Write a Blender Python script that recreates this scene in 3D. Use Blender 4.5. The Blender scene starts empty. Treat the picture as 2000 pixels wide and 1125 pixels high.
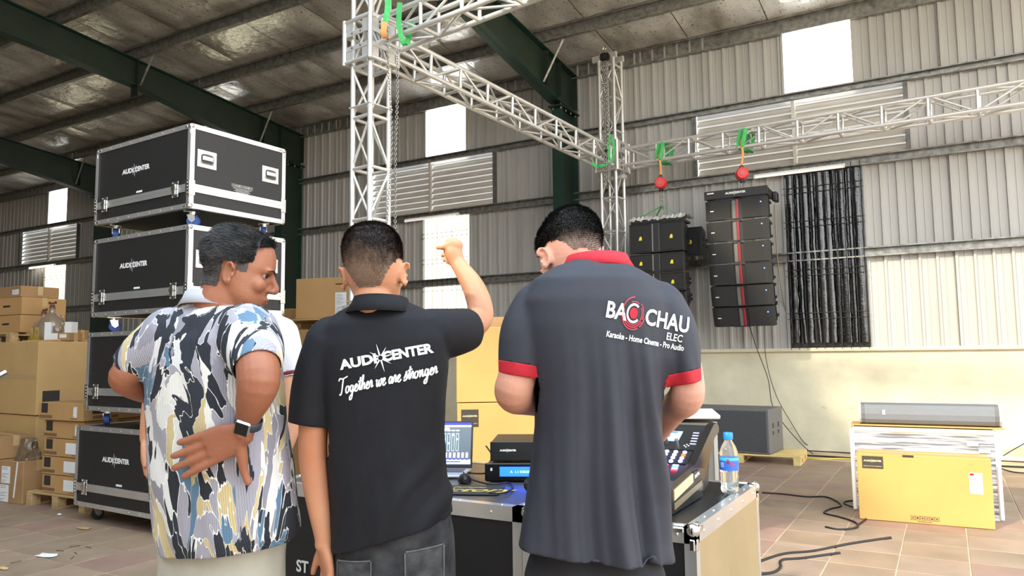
import bpy, bmesh, math, random
from mathutils import Vector, Matrix, Euler, noise
from mathutils.bvhtree import BVHTree
random.seed(7)
C = bpy.context.scene.collection
SC = bpy.context.scene
PI = math.pi

# ------------------------------------------------------------------ camera
FPX, PIT, YAW, ROLL, CAMH = 1450.7, .0889785, .525971, -.01129, 1.369
_F = Vector((-math.sin(YAW)*math.cos(PIT), math.cos(YAW)*math.cos(PIT), math.sin(PIT)))
_R0 = Vector((math.cos(YAW), math.sin(YAW), 0)); _U0 = _R0.cross(_F)
_R = _R0*math.cos(ROLL)+_U0*math.sin(ROLL); _U = _U0*math.cos(ROLL)-_R0*math.sin(ROLL)
CAMP = Vector((0, 0, CAMH))
cd = bpy.data.cameras.new('camera'); cam = bpy.data.objects.new('camera', cd); C.objects.link(cam)
cam.matrix_world = Matrix(((_R.x, _U.x, -_F.x, 0), (_R.y, _U.y, -_F.y, 0), (_R.z, _U.z, -_F.z, CAMH), (0, 0, 0, 1)))
cd.sensor_width = 36; cd.lens = 36*FPX/2000; cd.clip_start = .05; cd.clip_end = 300
SC.camera = cam

def ray(x, y): return _F+_R*((x-1000)/FPX)+_U*((562.5-y)/FPX)
DM = 1.0
def at(x, y, d): return CAMP+ray(x, y)*(d*DM)

# ------------------------------------------------------------------ world, sun, exposure
w = bpy.data.worlds.new('world'); SC.world = w; w.use_nodes = True
nt = w.node_tree; nt.nodes.clear()
o_ = nt.nodes.new('ShaderNodeOutputWorld'); bg = nt.nodes.new('ShaderNodeBackground')
tc = nt.nodes.new('ShaderNodeTexCoord'); sx = nt.nodes.new('ShaderNodeSeparateXYZ'); rp = nt.nodes.new('ShaderNodeValToRGB')
rp.color_ramp.elements[0].position = 0; rp.color_ramp.elements[0].color = (.85, .76, .6, 1)
rp.color_ramp.elements[1].position = .6; rp.color_ramp.elements[1].color = (.72, .86, 1, 1)
e = rp.color_ramp.elements.new(.06); e.color = (1, .99, .97, 1)
nt.links.new(tc.outputs['Generated'], sx.inputs[0]); nt.links.new(sx.outputs['Z'], rp.inputs[0])
nt.links.new(rp.outputs[0], bg.inputs[0]); nt.links.new(bg.outputs[0], o_.inputs[0]); bg.inputs[1].default_value = 3.3
sl = bpy.data.lights.new('sun', 'SUN'); so = bpy.data.objects.new('sun', sl); C.objects.link(so)
sl.energy = 3.6; sl.angle = math.radians(2.2); sl.color = (1, .88, .66)
SAZ, SEL = math.radians(22), math.radians(30)       # travel direction: +y turned a little to +x, falling
sdir = Vector((math.sin(SAZ)*math.cos(SEL), math.cos(SAZ)*math.cos(SEL), -math.sin(SEL)))
so.rotation_euler = sdir.to_track_quat('-Z', 'Y').to_euler(); so.location = (0, -20, 20)
SC.view_settings.view_transform = 'Standard'; SC.view_settings.look = 'None'
SC.view_settings.gamma = 1; SC.view_settings.use_curve_mapping = False
SC.view_settings.exposure = 0.45

# ------------------------------------------------------------------ materials
def lin(c):
    if isinstance(c, str):
        c = tuple(int(c[i:i+2], 16)/255 for i in (0, 2, 4))
    return tuple(((v/12.92) if v <= .04045 else ((v+.055)/1.055)**2.4) for v in c)
MATS = {}
def mat(name, col, rough=.5, metal=0, var=0, scale=6, bump=0, bscale=None, emit=None, es=1, sss=0, spec=.5, stretch=(1, 1, 1), detail=4, coat=0, coords='Object', dirt=None, trans=0):
    if name in MATS: return MATS[name]
    m = bpy.data.materials.new(name); m.use_nodes = True
    nt = m.node_tree; b = nt.nodes['Principled BSDF']; L = nt.links.new
    c = lin(col)
    b.inputs['Base Color'].default_value = (*c, 1)
    b.inputs['Roughness'].default_value = rough; b.inputs['Metallic'].default_value = metal
    b.inputs['Specular IOR Level'].default_value = spec
    if coat: b.inputs['Coat Weight'].default_value = coat; b.inputs['Coat Roughness'].default_value = .15
    if trans: b.inputs['Transmission Weight'].default_value = trans
    if sss:
        b.inputs['Subsurface Weight'].default_value = sss; b.inputs['Subsurface Radius'].default_value = (.02, .008, .004)
    if emit:
        b.inputs['Emission Color'].default_value = (*lin(emit), 1); b.inputs['Emission Strength'].default_value = es
    if var or bump or dirt:
        tc = nt.nodes.new('ShaderNodeTexCoord'); mp = nt.nodes.new('ShaderNodeMapping'); mp.inputs['Scale'].default_value = stretch
        L(tc.outputs[coords], mp.inputs[0])
        oi = nt.nodes.new('ShaderNodeObjectInfo'); ad = nt.nodes.new('ShaderNodeVectorMath'); ad.operation = 'ADD'
        sc_ = nt.nodes.new('ShaderNodeVectorMath'); sc_.operation = 'SCALE'; sc_.inputs['Scale'].default_value = 17
        cmb = nt.nodes.new('ShaderNodeCombineXYZ'); L(oi.outputs['Random'], cmb.inputs[0]); L(oi.outputs['Random'], cmb.inputs[1])
        L(cmb.outputs[0], sc_.inputs[0]); L(mp.outputs[0], ad.inputs[0]); L(sc_.outputs[0], ad.inputs[1])
        n = nt.nodes.new('ShaderNodeTexNoise'); n.inputs['Scale'].default_value = scale; n.inputs['Detail'].default_value = detail
        L(ad.outputs[0], n.inputs['Vector'])
        if var or dirt:
            r = nt.nodes.new('ShaderNodeValToRGB'); L(n.outputs['Fac'], r.inputs[0])
            r.color_ramp.elements[0].position = .3; r.color_ramp.elements[1].position = .7
            lo = lin(dirt) if dirt else tuple(max(0, v*(1-var)) for v in c); hi = tuple(min(1, v*(1+var)) for v in c)
            r.color_ramp.elements[0].color = (*lo, 1); r.color_ramp.elements[1].color = (*hi, 1)
            L(r.outputs[0], b.inputs['Base Color'])
        if bump:
            n2 = nt.nodes.new('ShaderNodeTexNoise'); n2.inputs['Scale'].default_value = bscale or scale*4; n2.inputs['Detail'].default_value = 3
            L(ad.outputs[0], n2.inputs['Vector'])
            bp = nt.nodes.new('ShaderNodeBump'); bp.inputs['Strength'].default_value = bump; bp.inputs['Distance'].default_value = .01
            L(n2.outputs['Fac'], bp.inputs['Height']); L(bp.outputs[0], b.inputs['Normal'])
    MATS[name] = m
    return m

M = {}
M['sheet'] = mat('painted_sheet', 'b2b0ab', .42, .05, .10, 1.2, .05, 3, stretch=(1, 1, .25))
M['galv'] = mat('galvanised', '8e8d88', .42, .6, .38, 14, .05, 40, detail=8)
M['galvd'] = mat('galvanised_dull', '6f6e6b', .5, .45, .25, 10)
M['green'] = mat('green_paint', '1c3a31', .42, .1, .16, 4)
M['greend'] = mat('green_paint_web', '233026', .5, .1, .2, 3)
M['foil'] = None
M['plinth'] = mat('plaster', 'd3cbb0', .85, 0, .10, 3, .25, 14, detail=9)
M['stain'] = mat('stained_plaster', 'c4b998', .9, 0, .3, 7, .4, 18, detail=10)
M['alu'] = mat('truss_aluminium', 'e0dfdb', .3, .5, .06, 9)
M['alur'] = mat('rail_aluminium', 'd6d5d2', .28, .75, .08, 5, stretch=(1, 1, 1))
M['chrome'] = mat('chrome', 'e2e2e0', .16, 1, 0)
M['lam'] = mat('black_laminate', '222121', .48, 0, .12, 60, .25, 240)
M['blackp'] = mat('black_plastic', '131313', .42)
M['rubber'] = mat('rubber', '1a1b1e', .7)
M['blue'] = mat('blue_wheel', '35549a', .5)
M['white'] = mat('white_print', 'f1f0ec', .6)
M['card'] = mat('cardboard', 'b98f5b', .8, 0, .07, 3, .08, 30)
M['cardl'] = mat('cardboard_pale', 'c6a26b', .8, 0, .06, 3, .08, 30)
M['cardd'] = mat('cardboard_worn', 'a57f55', .85, 0, .12, 4, .15, 20)
M['cardy'] = mat('cardboard_yellow', 'c79b58', .8, 0, .05, 2.5, .06, 24)
M['tape'] = mat('tape', 'c3a271', .3)
M['print'] = mat('carton_print', '3f352a', .8)
M['printf'] = mat('carton_print_faint', '7c5f3d', .85)
M['paper'] = mat('paper_label', 'e9e9e6', .6)
M['wood'] = mat('pallet_wood', 'b8986a', .85, 0, .25, 9, .2, 40, stretch=(.3, 3, 3))
M['woody'] = mat('pallet_wood_new', 'dcc07e', .8, 0, .15, 9, .2, 40, stretch=(.3, 3, 3))
M['red'] = mat('red_plastic', 'd3181a', .35)
M['sling'] = mat('green_sling', '48ad5f', .8, 0, .15, 20)
M['slingo'] = mat('orange_sling', 'd79a5b', .8)
M['led'] = mat('blue_led', '4060ff', .4, emit='4a7dff', es=9)
M['yellow'] = mat('yellow_badge', 'f2e132', .5)
M['redstripe'] = mat('red_waveguide', '8f2329', .4)
M['grille'] = mat('speaker_grille', '2b2b2b', .6, .2, .25, 300, .5, 500)
M['cab'] = mat('speaker_cabinet', '262626', .55, 0, .15, 80, .2, 200)
M['greysub'] = mat('grey_grille', '4c4d4f', .6, .2, .2, 200, .4, 400)
M['greycab'] = mat('grey_cabinet', '6a6866', .6, 0, .1, 60, .1)
M['cable'] = mat('black_cable', '1c1512', .5)
M['tube'] = mat('tube_lit', 'ffffff', .4, emit='fff2e4', es=7)
M['tubew'] = mat('tube_off', 'ffffff', .4, emit='fff0e8', es=.35)

# ------------------------------------------------------------------ mesh building
class MB:
    def __init__(s): s.v = []; s.f = []; s.m = []; s.sm = []
    def add(s, vs, fs, mi=0, smooth=False):
        o = len(s.v); s.v += [Vector(v) for v in vs]
        for f in fs: s.f.append([i+o for i in f]); s.m.append(mi); s.sm.append(smooth)
        return s
    def box(s, c, d, rot=None, mi=0, bev=0):
        """c centre, d full size; bev chamfers every edge"""
        hx, hy, hz = d[0]/2, d[1]/2, d[2]/2
        if bev <= 0:
            vs = [(x, y, z) for z in (-hz, hz) for y in (-hy, hy) for x in (-hx, hx)]
            fs = [(0, 2, 3, 1), (4, 5, 7, 6), (0, 1, 5, 4), (2, 6, 7, 3), (0, 4, 6, 2), (1, 3, 7, 5)]
        else:
            b = min(bev, hx*.99, hy*.99, hz*.99); vs = []; idx = {}
            for sx in (-1, 1):
                for sy in (-1, 1):
                    for sz in (-1, 1):
                        idx[sx, sy, sz, 0] = len(vs); vs.append((sx*hx, sy*(hy-b), sz*(hz-b)))
                        idx[sx, sy, sz, 1] = len(vs); vs.append((sx*(hx-b), sy*hy, sz*(hz-b)))
                        idx[sx, sy, sz, 2] = len(vs); vs.append((sx*(hx-b), sy*(hy-b), sz*hz))
            I = idx; fs = []
            for t in (-1, 1):
                q = [(I[t, -1, -1, 0], I[t, 1, -1, 0], I[t, 1, 1, 0], I[t, -1, 1, 0]),
                     (I[-1, t, -1, 1], I[-1, t, 1, 1], I[1, t, 1, 1], I[1, t, -1, 1]),
                     (I[-1, -1, t, 2], I[1, -1, t, 2], I[1, 1, t, 2], I[-1, 1, t, 2])]
                fs += [x if t > 0 else x[::-1] for x in q]
            for a in (-1, 1):
                for c2 in (-1, 1):
                    q = [(I[a, c2, -1, 0], I[a, c2, -1, 1], I[a, c2, 1, 1], I[a, c2, 1, 0]),
                         (I[a, -1, c2, 0], I[a, -1, c2, 2], I[a, 1, c2, 2], I[a, 1, c2, 0]),
                         (I[-1, a, c2, 1], I[-1, a, c2, 2], I[1, a, c2, 2], I[1, a, c2, 1])]
                    fs += [q[0] if a*c2 < 0 else q[0][::-1], q[1] if a*c2 > 0 else q[1][::-1], q[2] if a*c2 < 0 else q[2][::-1]]
                    for k in (-1, 1):
                        q = (I[a, c2, k, 0], I[a, c2, k, 1], I[a, c2, k, 2]); fs.append(q if a*c2*k > 0 else q[::-1])
        vs = [Vector(v) for v in vs]
        if rot: vs = [rot @ v for v in vs]
        c = Vector(c); return s.add([v+c for v in vs], fs, mi)
    def cyl(s, p0, p1, r0, r1=None, n=10, mi=0, caps=True, smooth=True):
        r1 = r0 if r1 is None else r1; p0 = Vector(p0); p1 = Vector(p1); d = p1-p0
        if d.length < 1e-9: return s
        q = d.to_track_quat('Z', 'Y'); vs = []
        for p, r in ((p0, r0), (p1, r1)):
            for i in range(n):
                a = 2*PI*i/n; vs.append(p+q @ Vector((r*math.cos(a), r*math.sin(a), 0)))
        s.add(vs, [(i, (i+1) % n, n+(i+1) % n, n+i) for i in range(n)], mi, smooth)
        if caps: s.add(vs[:n], [list(range(n))[::-1]], mi); s.add(vs[n:], [list(range(n))], mi)
        return s
    def tube(s, pts, r, n=8, mi=0, closed=False, caps=True):
        pts = [Vector(p) for p in pts]; k = len(pts); rs = r if isinstance(r, (list, tuple)) else [r]*k
        vs = []; up = None
        for i, p in enumerate(pts):
            if closed: t = pts[(i+1) % k]-pts[i-1]
            else: t = pts[min(i+1, k-1)]-pts[max(i-1, 0)]
            t = t.normalized() if t.length > 1e-9 else Vector((0, 0, 1))
            if up is None:
                up = t.orthogonal().normalized()
            else:
                up = (up-t*up.dot(t)); up = up.normalized() if up.length > 1e-6 else t.orthogonal().normalized()
            b = t.cross(up)
            for j in range(n):
                a = 2*PI*j/n; vs.append(p+(up*math.cos(a)+b*math.sin(a))*rs[i])
        fs = []
        for i in range(k if closed else k-1):
            for j in range(n):
                i2 = (i+1) % k; fs.append((i*n+j, i*n+(j+1) % n, i2*n+(j+1) % n, i2*n+j))
        s.add(vs, fs, mi, True)
        if caps and not closed: s.add(vs[:n], [list(range(n))[::-1]], mi); s.add(vs[-n:], [list(range(n))], mi)
        return s
    def sphere(s, c, r, rot=None, nu=16, nv=10, mi=0):
        r = (r, r, r) if not isinstance(r, (list, tuple)) else r; c = Vector(c); vs = [Vector((0, 0, -r[2]))]
        for i in range(1, nv):
            ph = -PI/2+PI*i/nv
            for j in range(nu):
                th = 2*PI*j/nu; vs.append(Vector((r[0]*math.cos(ph)*math.cos(th), r[1]*math.cos(ph)*math.sin(th), r[2]*math.sin(ph))))
        vs.append(Vector((0, 0, r[2]))); fs = []
        for j in range(nu): fs.append((0, 1+(j+1) % nu, 1+j))
        for i in range(nv-2):
            for j in range(nu):
                a = 1+i*nu; fs.append((a+j, a+(j+1) % nu, a+nu+(j+1) % nu, a+nu+j))
        l = len(vs)-1; a = 1+(nv-2)*nu
        for j in range(nu): fs.append((l, a+j, a+(j+1) % nu))
        if rot: vs = [rot @ v for v in vs]
        return s.add([v+c for v in vs], fs, mi, True)
    def loft(s, rings, mi=0, cap=True, smooth=True, closed=True):
        n = len(rings[0]); vs = [p for r in rings for p in r]; fs = []
        for i in range(len(rings)-1):
            for j in range(n if closed else n-1): fs.append((i*n+j, i*n+(j+1) % n, (i+1)*n+(j+1) % n, (i+1)*n+j))
        s.add(vs, fs, mi, smooth)
        if cap: s.add(rings[0], [list(range(n))[::-1]], mi); s.add(rings[-1], [list(range(n))], mi)
        return s
    def prism(s, poly, axis, a, b, mi=0):
        """2D polygon extruded along axis 'x','y','z' from a to b; polygon gives the other two coordinates in order"""
        def P(u, v, t): return {'x': (t, u, v), 'y': (u, t, v), 'z': (u, v, t)}[axis]
        n = len(poly); vs = [P(u, v, a) for u, v in poly]+[P(u, v, b) for u, v in poly]
        s.add(vs, [(i, (i+1) % n, n+(i+1) % n, n+i) for i in range(n)]+[list(range(n))[::-1], [n+i for i in range(n)]], mi)
        return s
    def xf(s, Mx): s.v = [Mx @ v for v in s.v]; return s
    def mesh(s, name, mats):
        me = bpy.data.meshes.new(name); me.from_pydata([tuple(v) for v in s.v], [], s.f)
        for m in (mats if isinstance(mats, (list, tuple)) else [mats]): me.materials.append(m)
        me.polygons.foreach_set('material_index', s.m); me.polygons.foreach_set('use_smooth', s.sm)
        bm = bmesh.new(); bm.from_mesh(me); bmesh.ops.recalc_face_normals(bm, faces=bm.faces); bm.to_mesh(me); bm.free()
        me.update(); return me
    def build(s, name, mats, parent=None, world=False, loc=None, rot=None):
        if world and parent is not None: s.xf(WM[parent.name].inverted())
        return link(name, s.mesh(name, mats), parent, loc, rot)
WM = {}
def link(name, me, parent=None, loc=None, rot=None):
    o = bpy.data.objects.new(name, me); C.objects.link(o)
    if parent is not None: o.parent = parent
    if loc is not None: o.location = loc
    if rot is not None: o.rotation_euler = rot
    return o
def tag(o, label=None, cat=None, group=None, kind=None):
    if label: o['label'] = label
    if cat: o['category'] = cat
    if group: o['group'] = group
    if kind: o['kind'] = kind
    return o
def thing(name, label, cat, loc=(0, 0, 0), rz=0, group=None, kind=None, rot=None):
    o = bpy.data.objects.new(name, None); C.objects.link(o); o.empty_display_size = .1
    o.location = loc; o.rotation_euler = rot if rot else (0, 0, rz)
    tag(o, label, cat, group, kind)
    WM[o.name] = Matrix.Translation(Vector(loc)) @ o.rotation_euler.to_matrix().to_4x4()
    return o
def copy_tree(o, parent=None):
    c = o.copy(); C.objects.link(c); c.parent = parent
    for ch in list(o.children): copy_tree(ch, c)
    return c
def smoothpts(pts, k=6):
    pts = [Vector(p) for p in pts]; P = [pts[0]]+pts+[pts[-1]]; out = []
    for i in range(1, len(P)-2):
        for j in range(k):
            t = j/k; a, b, c, d = P[i-1], P[i], P[i+1], P[i+2]
            out.append(.5*((2*b)+(c-a)*t+(2*a-5*b+4*c-d)*t*t+(3*b-a-3*c+d)*t**3))
    out.append(pts[-1]); return out
def textmb(s, size=1, bold=0, shear=0, align='CENTER', sx=1, spacing=1, extrude=0):
    """flat lettering in the xy plane as vertices and faces"""
    cu = bpy.data.curves.new('t', 'FONT'); cu.body = s; cu.size = size; cu.offset = bold; cu.shear = shear
    cu.align_x = align; cu.align_y = 'CENTER'; cu.resolution_u = 3; cu.space_character = spacing; cu.extrude = extrude
    o = bpy.data.objects.new('t', cu); C.objects.link(o); dg = bpy.context.evaluated_depsgraph_get()
    me = bpy.data.meshes.new_from_object(o.evaluated_get(dg)); mb = MB()
    mb.add([Vector((v.co.x*sx, v.co.y, v.co.z)) for v in me.vertices], [list(p.vertices) for p in me.polygons])
    bpy.data.objects.remove(o); bpy.data.curves.remove(cu); bpy.data.meshes.remove(me)
    return mb
def merge(*mbs):
    r = MB()
    for m in mbs: r.add(m.v, m.f)
    return r
def audio_logo(w=1.0):
    """two words joined by an eight-pointed star, total width about w, centred"""
    a = textmb('AUDI', .2, .009, 0, 'RIGHT', 1.25).xf(Matrix.Translation((-.02-.035, 0, 0)))
    a0 = textmb('A', .26, .009, 0, 'RIGHT', 1.2)
    b = textmb('CENTER', .2, .009, 0, 'LEFT', 1.02).xf(Matrix.Translation((.035, 0, 0)))
    minx = min(v.x for v in a.v); maxx = max(v.x for v in b.v)
    st = MB(); 
    for k in range(8):
        an = PI/2+k*PI/4+.12; L = .23 if k % 2 == 0 else .19; d = Vector((math.cos(an), math.sin(an), 0)); n = Vector((-d.y, d.x, 0))
        st.add([d*.035-n*.014, d*L*.6-n*.008, d*L, d*L*.6+n*.008, d*.035+n*.014], [(0, 1, 2, 3, 4)])
    sc = w/(maxx-minx); g = merge(a, b, st); c = (minx+maxx)/2
    return g.xf(Matrix.Scale(sc, 4) @ Matrix.Translation((-c, 0, 0)))
def plane_m(o, u, v):
    """matrix taking xy drawings to the plane at o with axes u, v"""
    u = Vector(u).normalized(); v = Vector(v).normalized(); n = u.cross(v); o = Vector(o)
    return Matrix(((u.x, v.x, n.x, o.x), (u.y, v.y, n.y, o.y), (u.z, v.z, n.z, o.z), (0, 0, 0, 1)))
# ================================================================== building shell
def zpb(y): return 5.96+.094*(11-y)         # underside of the purlins
def zroof(y): return zpb(y)+.2
XL, XR = -24.4, 4.2
FRX = [-5.15, -11.42, -17.7]               # portal frames
OFF = [0, -6.4, -12.8, -19.2]
# floor : slab with stone tiles
fl = thing('floor', 'dusty reddish stone tile floor of the warehouse', None, (0, 0, 0), kind='structure')
MB().box((-8, 2, -.1345), (40, 30, .26)).build('floor_slab', mat('floor_joint', 'c4ac90', .9, 0, .2, 3), fl)
tm = [mat('stone_tile_a', '977f68', .62, 0, .18, 2.2, .15, 30, detail=9, coords='Object'), mat('stone_tile_b', '96796a', .6, 0, .16, 2.6, .15, 30, detail=9),
      mat('stone_tile_c', '99826e', .65, 0, .2, 2, .15, 30, detail=9), mat('stone_tile_d', '937e6a', .6, 0, .2, 3, .15, 30, detail=9)]
tmesh = []
for k in range(4):
    b = MB().box((0, 0, -.015), (.392, .392, .03), bev=.003); tmesh.append(b.mesh('floor_tile', tm[k]))
cells = []
def inview(P, mx=120, my=80):
    v = Vector(P)-CAMP; z = v.dot(_F)
    if z < .3: return None
    x = 1000+FPX*v.dot(_R)/z; y = 562.5-FPX*v.dot(_U)/z
    return z if -mx < x < 2000+mx and -my < y < 1125+my else None
for i in range(-60, 11):
    for j in range(-3, 25):
        x = .2+.4*i+.06; y = 3.13+.4*(j-7)
        if y > 10.85: continue
        z = inview((x, y, 0)); cells.append((z if z else 99, x, y))
cells.sort()
far = [MB(), MB(), MB(), MB()]
for n_, (z, x, y) in enumerate(cells):
    k = random.randrange(4)
    if n_ < 300 and z < 99:
        o = link('floor_tile', tmesh[k], fl, (x, y, random.uniform(-.0015, .0015)))
        o.rotation_euler = (random.uniform(-.002, .002), random.uniform(-.002, .002), random.choice((0, PI/2, PI)))
    else: far[k].box((x, y, -.015), (.392, .392, .03))
far_all = MB()
for k in range(4):
    off = len(far_all.v); far_all.v += far[k].v; far_all.f += [[i+off for i in f] for f in far[k].f]; far_all.m += [k]*len(far[k].f); far_all.sm += far[k].sm
tag(far_all.build('far_floor_tiles', tm, fl), kind='stuff')

# back wall : plinth, ribbed sheets, girts
wb = thing('wall_back', 'ribbed grey sheet metal wall above a pale plastered plinth', None, (0, 11, 0), kind='structure')
MB().box(((XL+XR)/2, .1, .69), (XR-XL, .24, 1.36), bev=.004).build('plinth', M['plinth'], wb)
MB().box(((XL+XR)/2, .09, 1.385), (XR-XL, .32, .05), bev=.008).build('plinth_cap', M['plinth'], wb)
# stained lower band of plaster that has lost its paint, real shallow patches
random.seed(3)
for k in range(26):
    x = random.uniform(-4, 3.5); z = random.choice([.04, .07, .12, .3, .6]); r = random.uniform(.05, .22) if z < .2 else random.uniform(.015, .05)
    pts = [(x+r*1.6*math.cos(a)*random.uniform(.6, 1.1), max(.005, z+r*.6*math.sin(a)*random.uniform(.6, 1.1))) for a in [2*PI*i/11 for i in range(11)]]
    MB().prism(pts, 'y', -.0225, -.019).build('plaster_patch', M['stain'], wb)
def sheet_profile(w, rib=.2, h=.028):
    """trapezoidal ribs, returns (x, y) points; ribs bulge towards the room"""
    pts = []; x = 0
    while x < w-1e-6:
        e = min(rib, w-x)
        for fx, fy in ((0, 0), (.018, 0), (.028, -h), (.056, -h), (.066, 0)):
            if fx < e: pts.append((x+fx, fy))
        if e > .13: pts += [(x+.125, 0), (x+.129, -.006), (x+.138, -.006), (x+.142, 0)]
        x += rib
    pts.append((w, 0)); return pts
def sheet(x0, x1, z0, z1, m, parent, name='wall_sheet', y=0, dy=0):
    pr = sheet_profile(x1-x0+.02); b = MB(); n = len(pr)
    vs = [(px, py, z) for z in (0, z1-z0) for px, py in pr]+[(px, py+.004, z) for z in (0, z1-z0) for px, py in pr]
    fs = [(i, i+1, n+i+1, n+i) for i in range(n-1)]+[(2*n+i+1, 2*n+i, 3*n+i, 3*n+i+1) for i in range(n-1)]
    fs += [(i, 2*n+i, 2*n+i+1, i+1) for i in range(n-1)]+[(n+i, n+i+1, 3*n+i+1, 3*n+i) for i in range(n-1)]
    fs += [(0, n, 3*n, 2*n), (n-1, 3*n-1, 4*n-1, 2*n-1)]
    key = (round(x1-x0, 3), round(z1-z0, 3), m.name)
    if key not in SHM: b.add(vs, fs); SHM[key] = b.mesh(name, m)
    return link(name, SHM[key], parent, (x0, y+dy, z0))
SHM = {}
rows = [(1.41, 3.93), (3.93, 4.98), (4.98, 6.2)]
def gaps(r):
    g = []
    for o in OFF:
        if r == 0: g.append((-1.85+o, -.87+o))
        if r == 1: g.append((-3.12+o, -.28+o))
        if r == 2: g.append((-1.8+o, -.9+o))
    return sorted(g)
for r, (z0, z1) in enumerate(rows):
    x = XL
    for g0, g1 in gaps(r)+[(XR, XR)]:
        if g0 > x:
            n = max(1, round((g0-x)/1.02)); wd = (g0-x)/n
            for k in range(n): sheet(x+k*wd, x+(k+1)*wd, z0, z1, M['sheet'], wb, dy=random.uniform(0, .004))
        x = max(x, g1)
def cchan(L, h=.15, d=.06, t=.004):
    """C section along x, web towards the wall, lips towards the room"""
    return MB().prism([(0, -h/2), (0, h/2), (-d, h/2), (-d, h/2-.018), (-d+t, h/2-.018), (-d+t, h/2-t), (-t, h/2-t), (-t, -h/2+t), (-d+t, -h/2+t), (-d+t, -h/2+.018), (-d, -h/2+.018), (-d, -h/2)], 'x', 0, L)
for z, h in ((2.68, .13), (3.93, .13), (4.98, .10)):
    xs = [XL]+sorted(FRX)+[XR]
    for a, b in zip(xs[:-1], xs[1:]):
        cchan(b-a-.02, h, .075).build('girt', M['galv'], wb, loc=(a+.01, -.035, z))
# lower girt has a second slim rail just above the mesh windows
for o in OFF:
    for s_ in (-3.12, -.28):
        MB().box((s_+o, -.05, 4.455), (.05, .07, .93)).build('vent_jamb', M['galvd'], wb)

# window panes (translucent sheets) and louvre vents
wm_ = mat('translucent_sheet', 'f4f8f4', .5, emit='ffffff', es=3.0)  # daylight put in as emission, raised to brighten wall and ceiling
wmy = mat('translucent_sheet_lower', 'f4f2de', .5, emit='fdf8dc', es=1.6)  # daylight put in as emission here too
bar = mat('grille_bar', '2c2a26', .6, .3)
nwin = 0
for bi, o in enumerate(OFF):
    nwin += 1
    wn = thing('window_%d' % nwin, 'bright translucent skylight sheet high in bay %d of the back wall' % (bi+1), None, (-1.8+o, 11, 4.98), kind='structure')
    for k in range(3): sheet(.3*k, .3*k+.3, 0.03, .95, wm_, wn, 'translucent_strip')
    for x in (-.015, .915): MB().box((x, -.02, .48), (.03, .03, 1.0)).build('window_trim', M['sheet'], wn)
    nwin += 1
    wn = thing('window_%d' % nwin, 'tall lower window of translucent sheet behind a wire grille in bay %d' % (bi+1), None, (-1.85+o, 11, 1.41), kind='structure')
    if bi > 0:
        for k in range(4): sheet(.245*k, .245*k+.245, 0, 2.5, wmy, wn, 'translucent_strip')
    g = -.06 if bi else -.115
    for k in range(10):
        MB().cyl((.0+k*.109, g, .05 if bi else -.02), (.0+k*.109, g, 2.52), .0045, n=6).build('grille_bar', bar, wn)
    for z in (.52, .6, 1.02+.1, 1.2, 1.62, 1.7, 2.1, 2.18) if bi else (.40, .48, 1.0, 1.08, 1.68, 1.76, 2.16, 2.24):
        MB().cyl((-.03, g-.004, z), (1.01, g-.004, z), .0045, n=6).build('grille_bar', bar, wn)
# louvre vents: slats tilted, two fields each, an added glowing sheet behind stands for the sky
slatm = mat('louvre_slat', 'c9c2b8', .45, .1, .1, 3)
sl_me = MB().prism([(-.045, -.045), (-.041, -.049), (.045, .04), (.045, .055), (.041, .058), (.038, .044)], 'x', 0, 1.37).mesh('slat', slatm)
for bi, o in enumerate(OFF):
    nwin += 1
    wn = thing('window_%d' % nwin, 'wide louvred vent of pale metal slats in bay %d of the back wall' % (bi+1), None, (-3.1+o, 11, 3.98), kind='structure')
    for h_ in (0, 1):
        for k in range(9):
            link('slat', sl_me, wn, (.02+h_*1.41, .0, .075+k*.108))
    MB().box((1.4, -.03, .5), (.04, .05, 1.0)).build('mullion', slatm, wn)
    MB().box((1.41, .075, .5), (2.84, .004, 1.04)).build('vent_glow_sheet', mat('vent_sky_glow', 'd8d8d2', .8, emit='e8ecec', es=.42), wn)
# black plastic film hung over the first lower window
fm = mat('black_film', '111114', .16, 0, .3, 9, .5, 30, spec=.8, coat=.6)
bf = thing('black_film_cover', 'glossy black plastic film gathered in vertical rolls behind the window grille', 'plastic sheet', (-1.85, 10.93, 1.45))
MB().box((.49, .045, 1.215), (1.0, .006, 2.53)).build('film_backing', fm, bf)
random.seed(11)
for k in range(10):
    x = .07+k*.095; r = (.056, .03, .05, .028, .054)[k % 5]; rings = []
    for i in range(33):
        z = .03+i/32*2.36; ph = [noise.noise(Vector((k*3.1, z*3, 1.7*j))) for j in range(3)]
        rr = r*(1+.22*noise.noise(Vector((k, z*9, 0)))); cx = x+.012*noise.noise(Vector((k*2., z*1.5, 5)))+(.05*max(0, .55-z)*(1 if k in (1, 3) else 0))
        rings.append([Vector((cx+rr*math.cos(a)*(1+.18*noise.noise(Vector((math.cos(a)*1.6+k, math.sin(a)*1.6, z*7)))), .035*math.sin(a)*(1+.3*noise.noise(Vector((a, z*11, k)))), z)) for a in [2*PI*j/14 for j in range(14)]])
    MB().loft(rings).build('film_roll', fm, bf)

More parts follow.
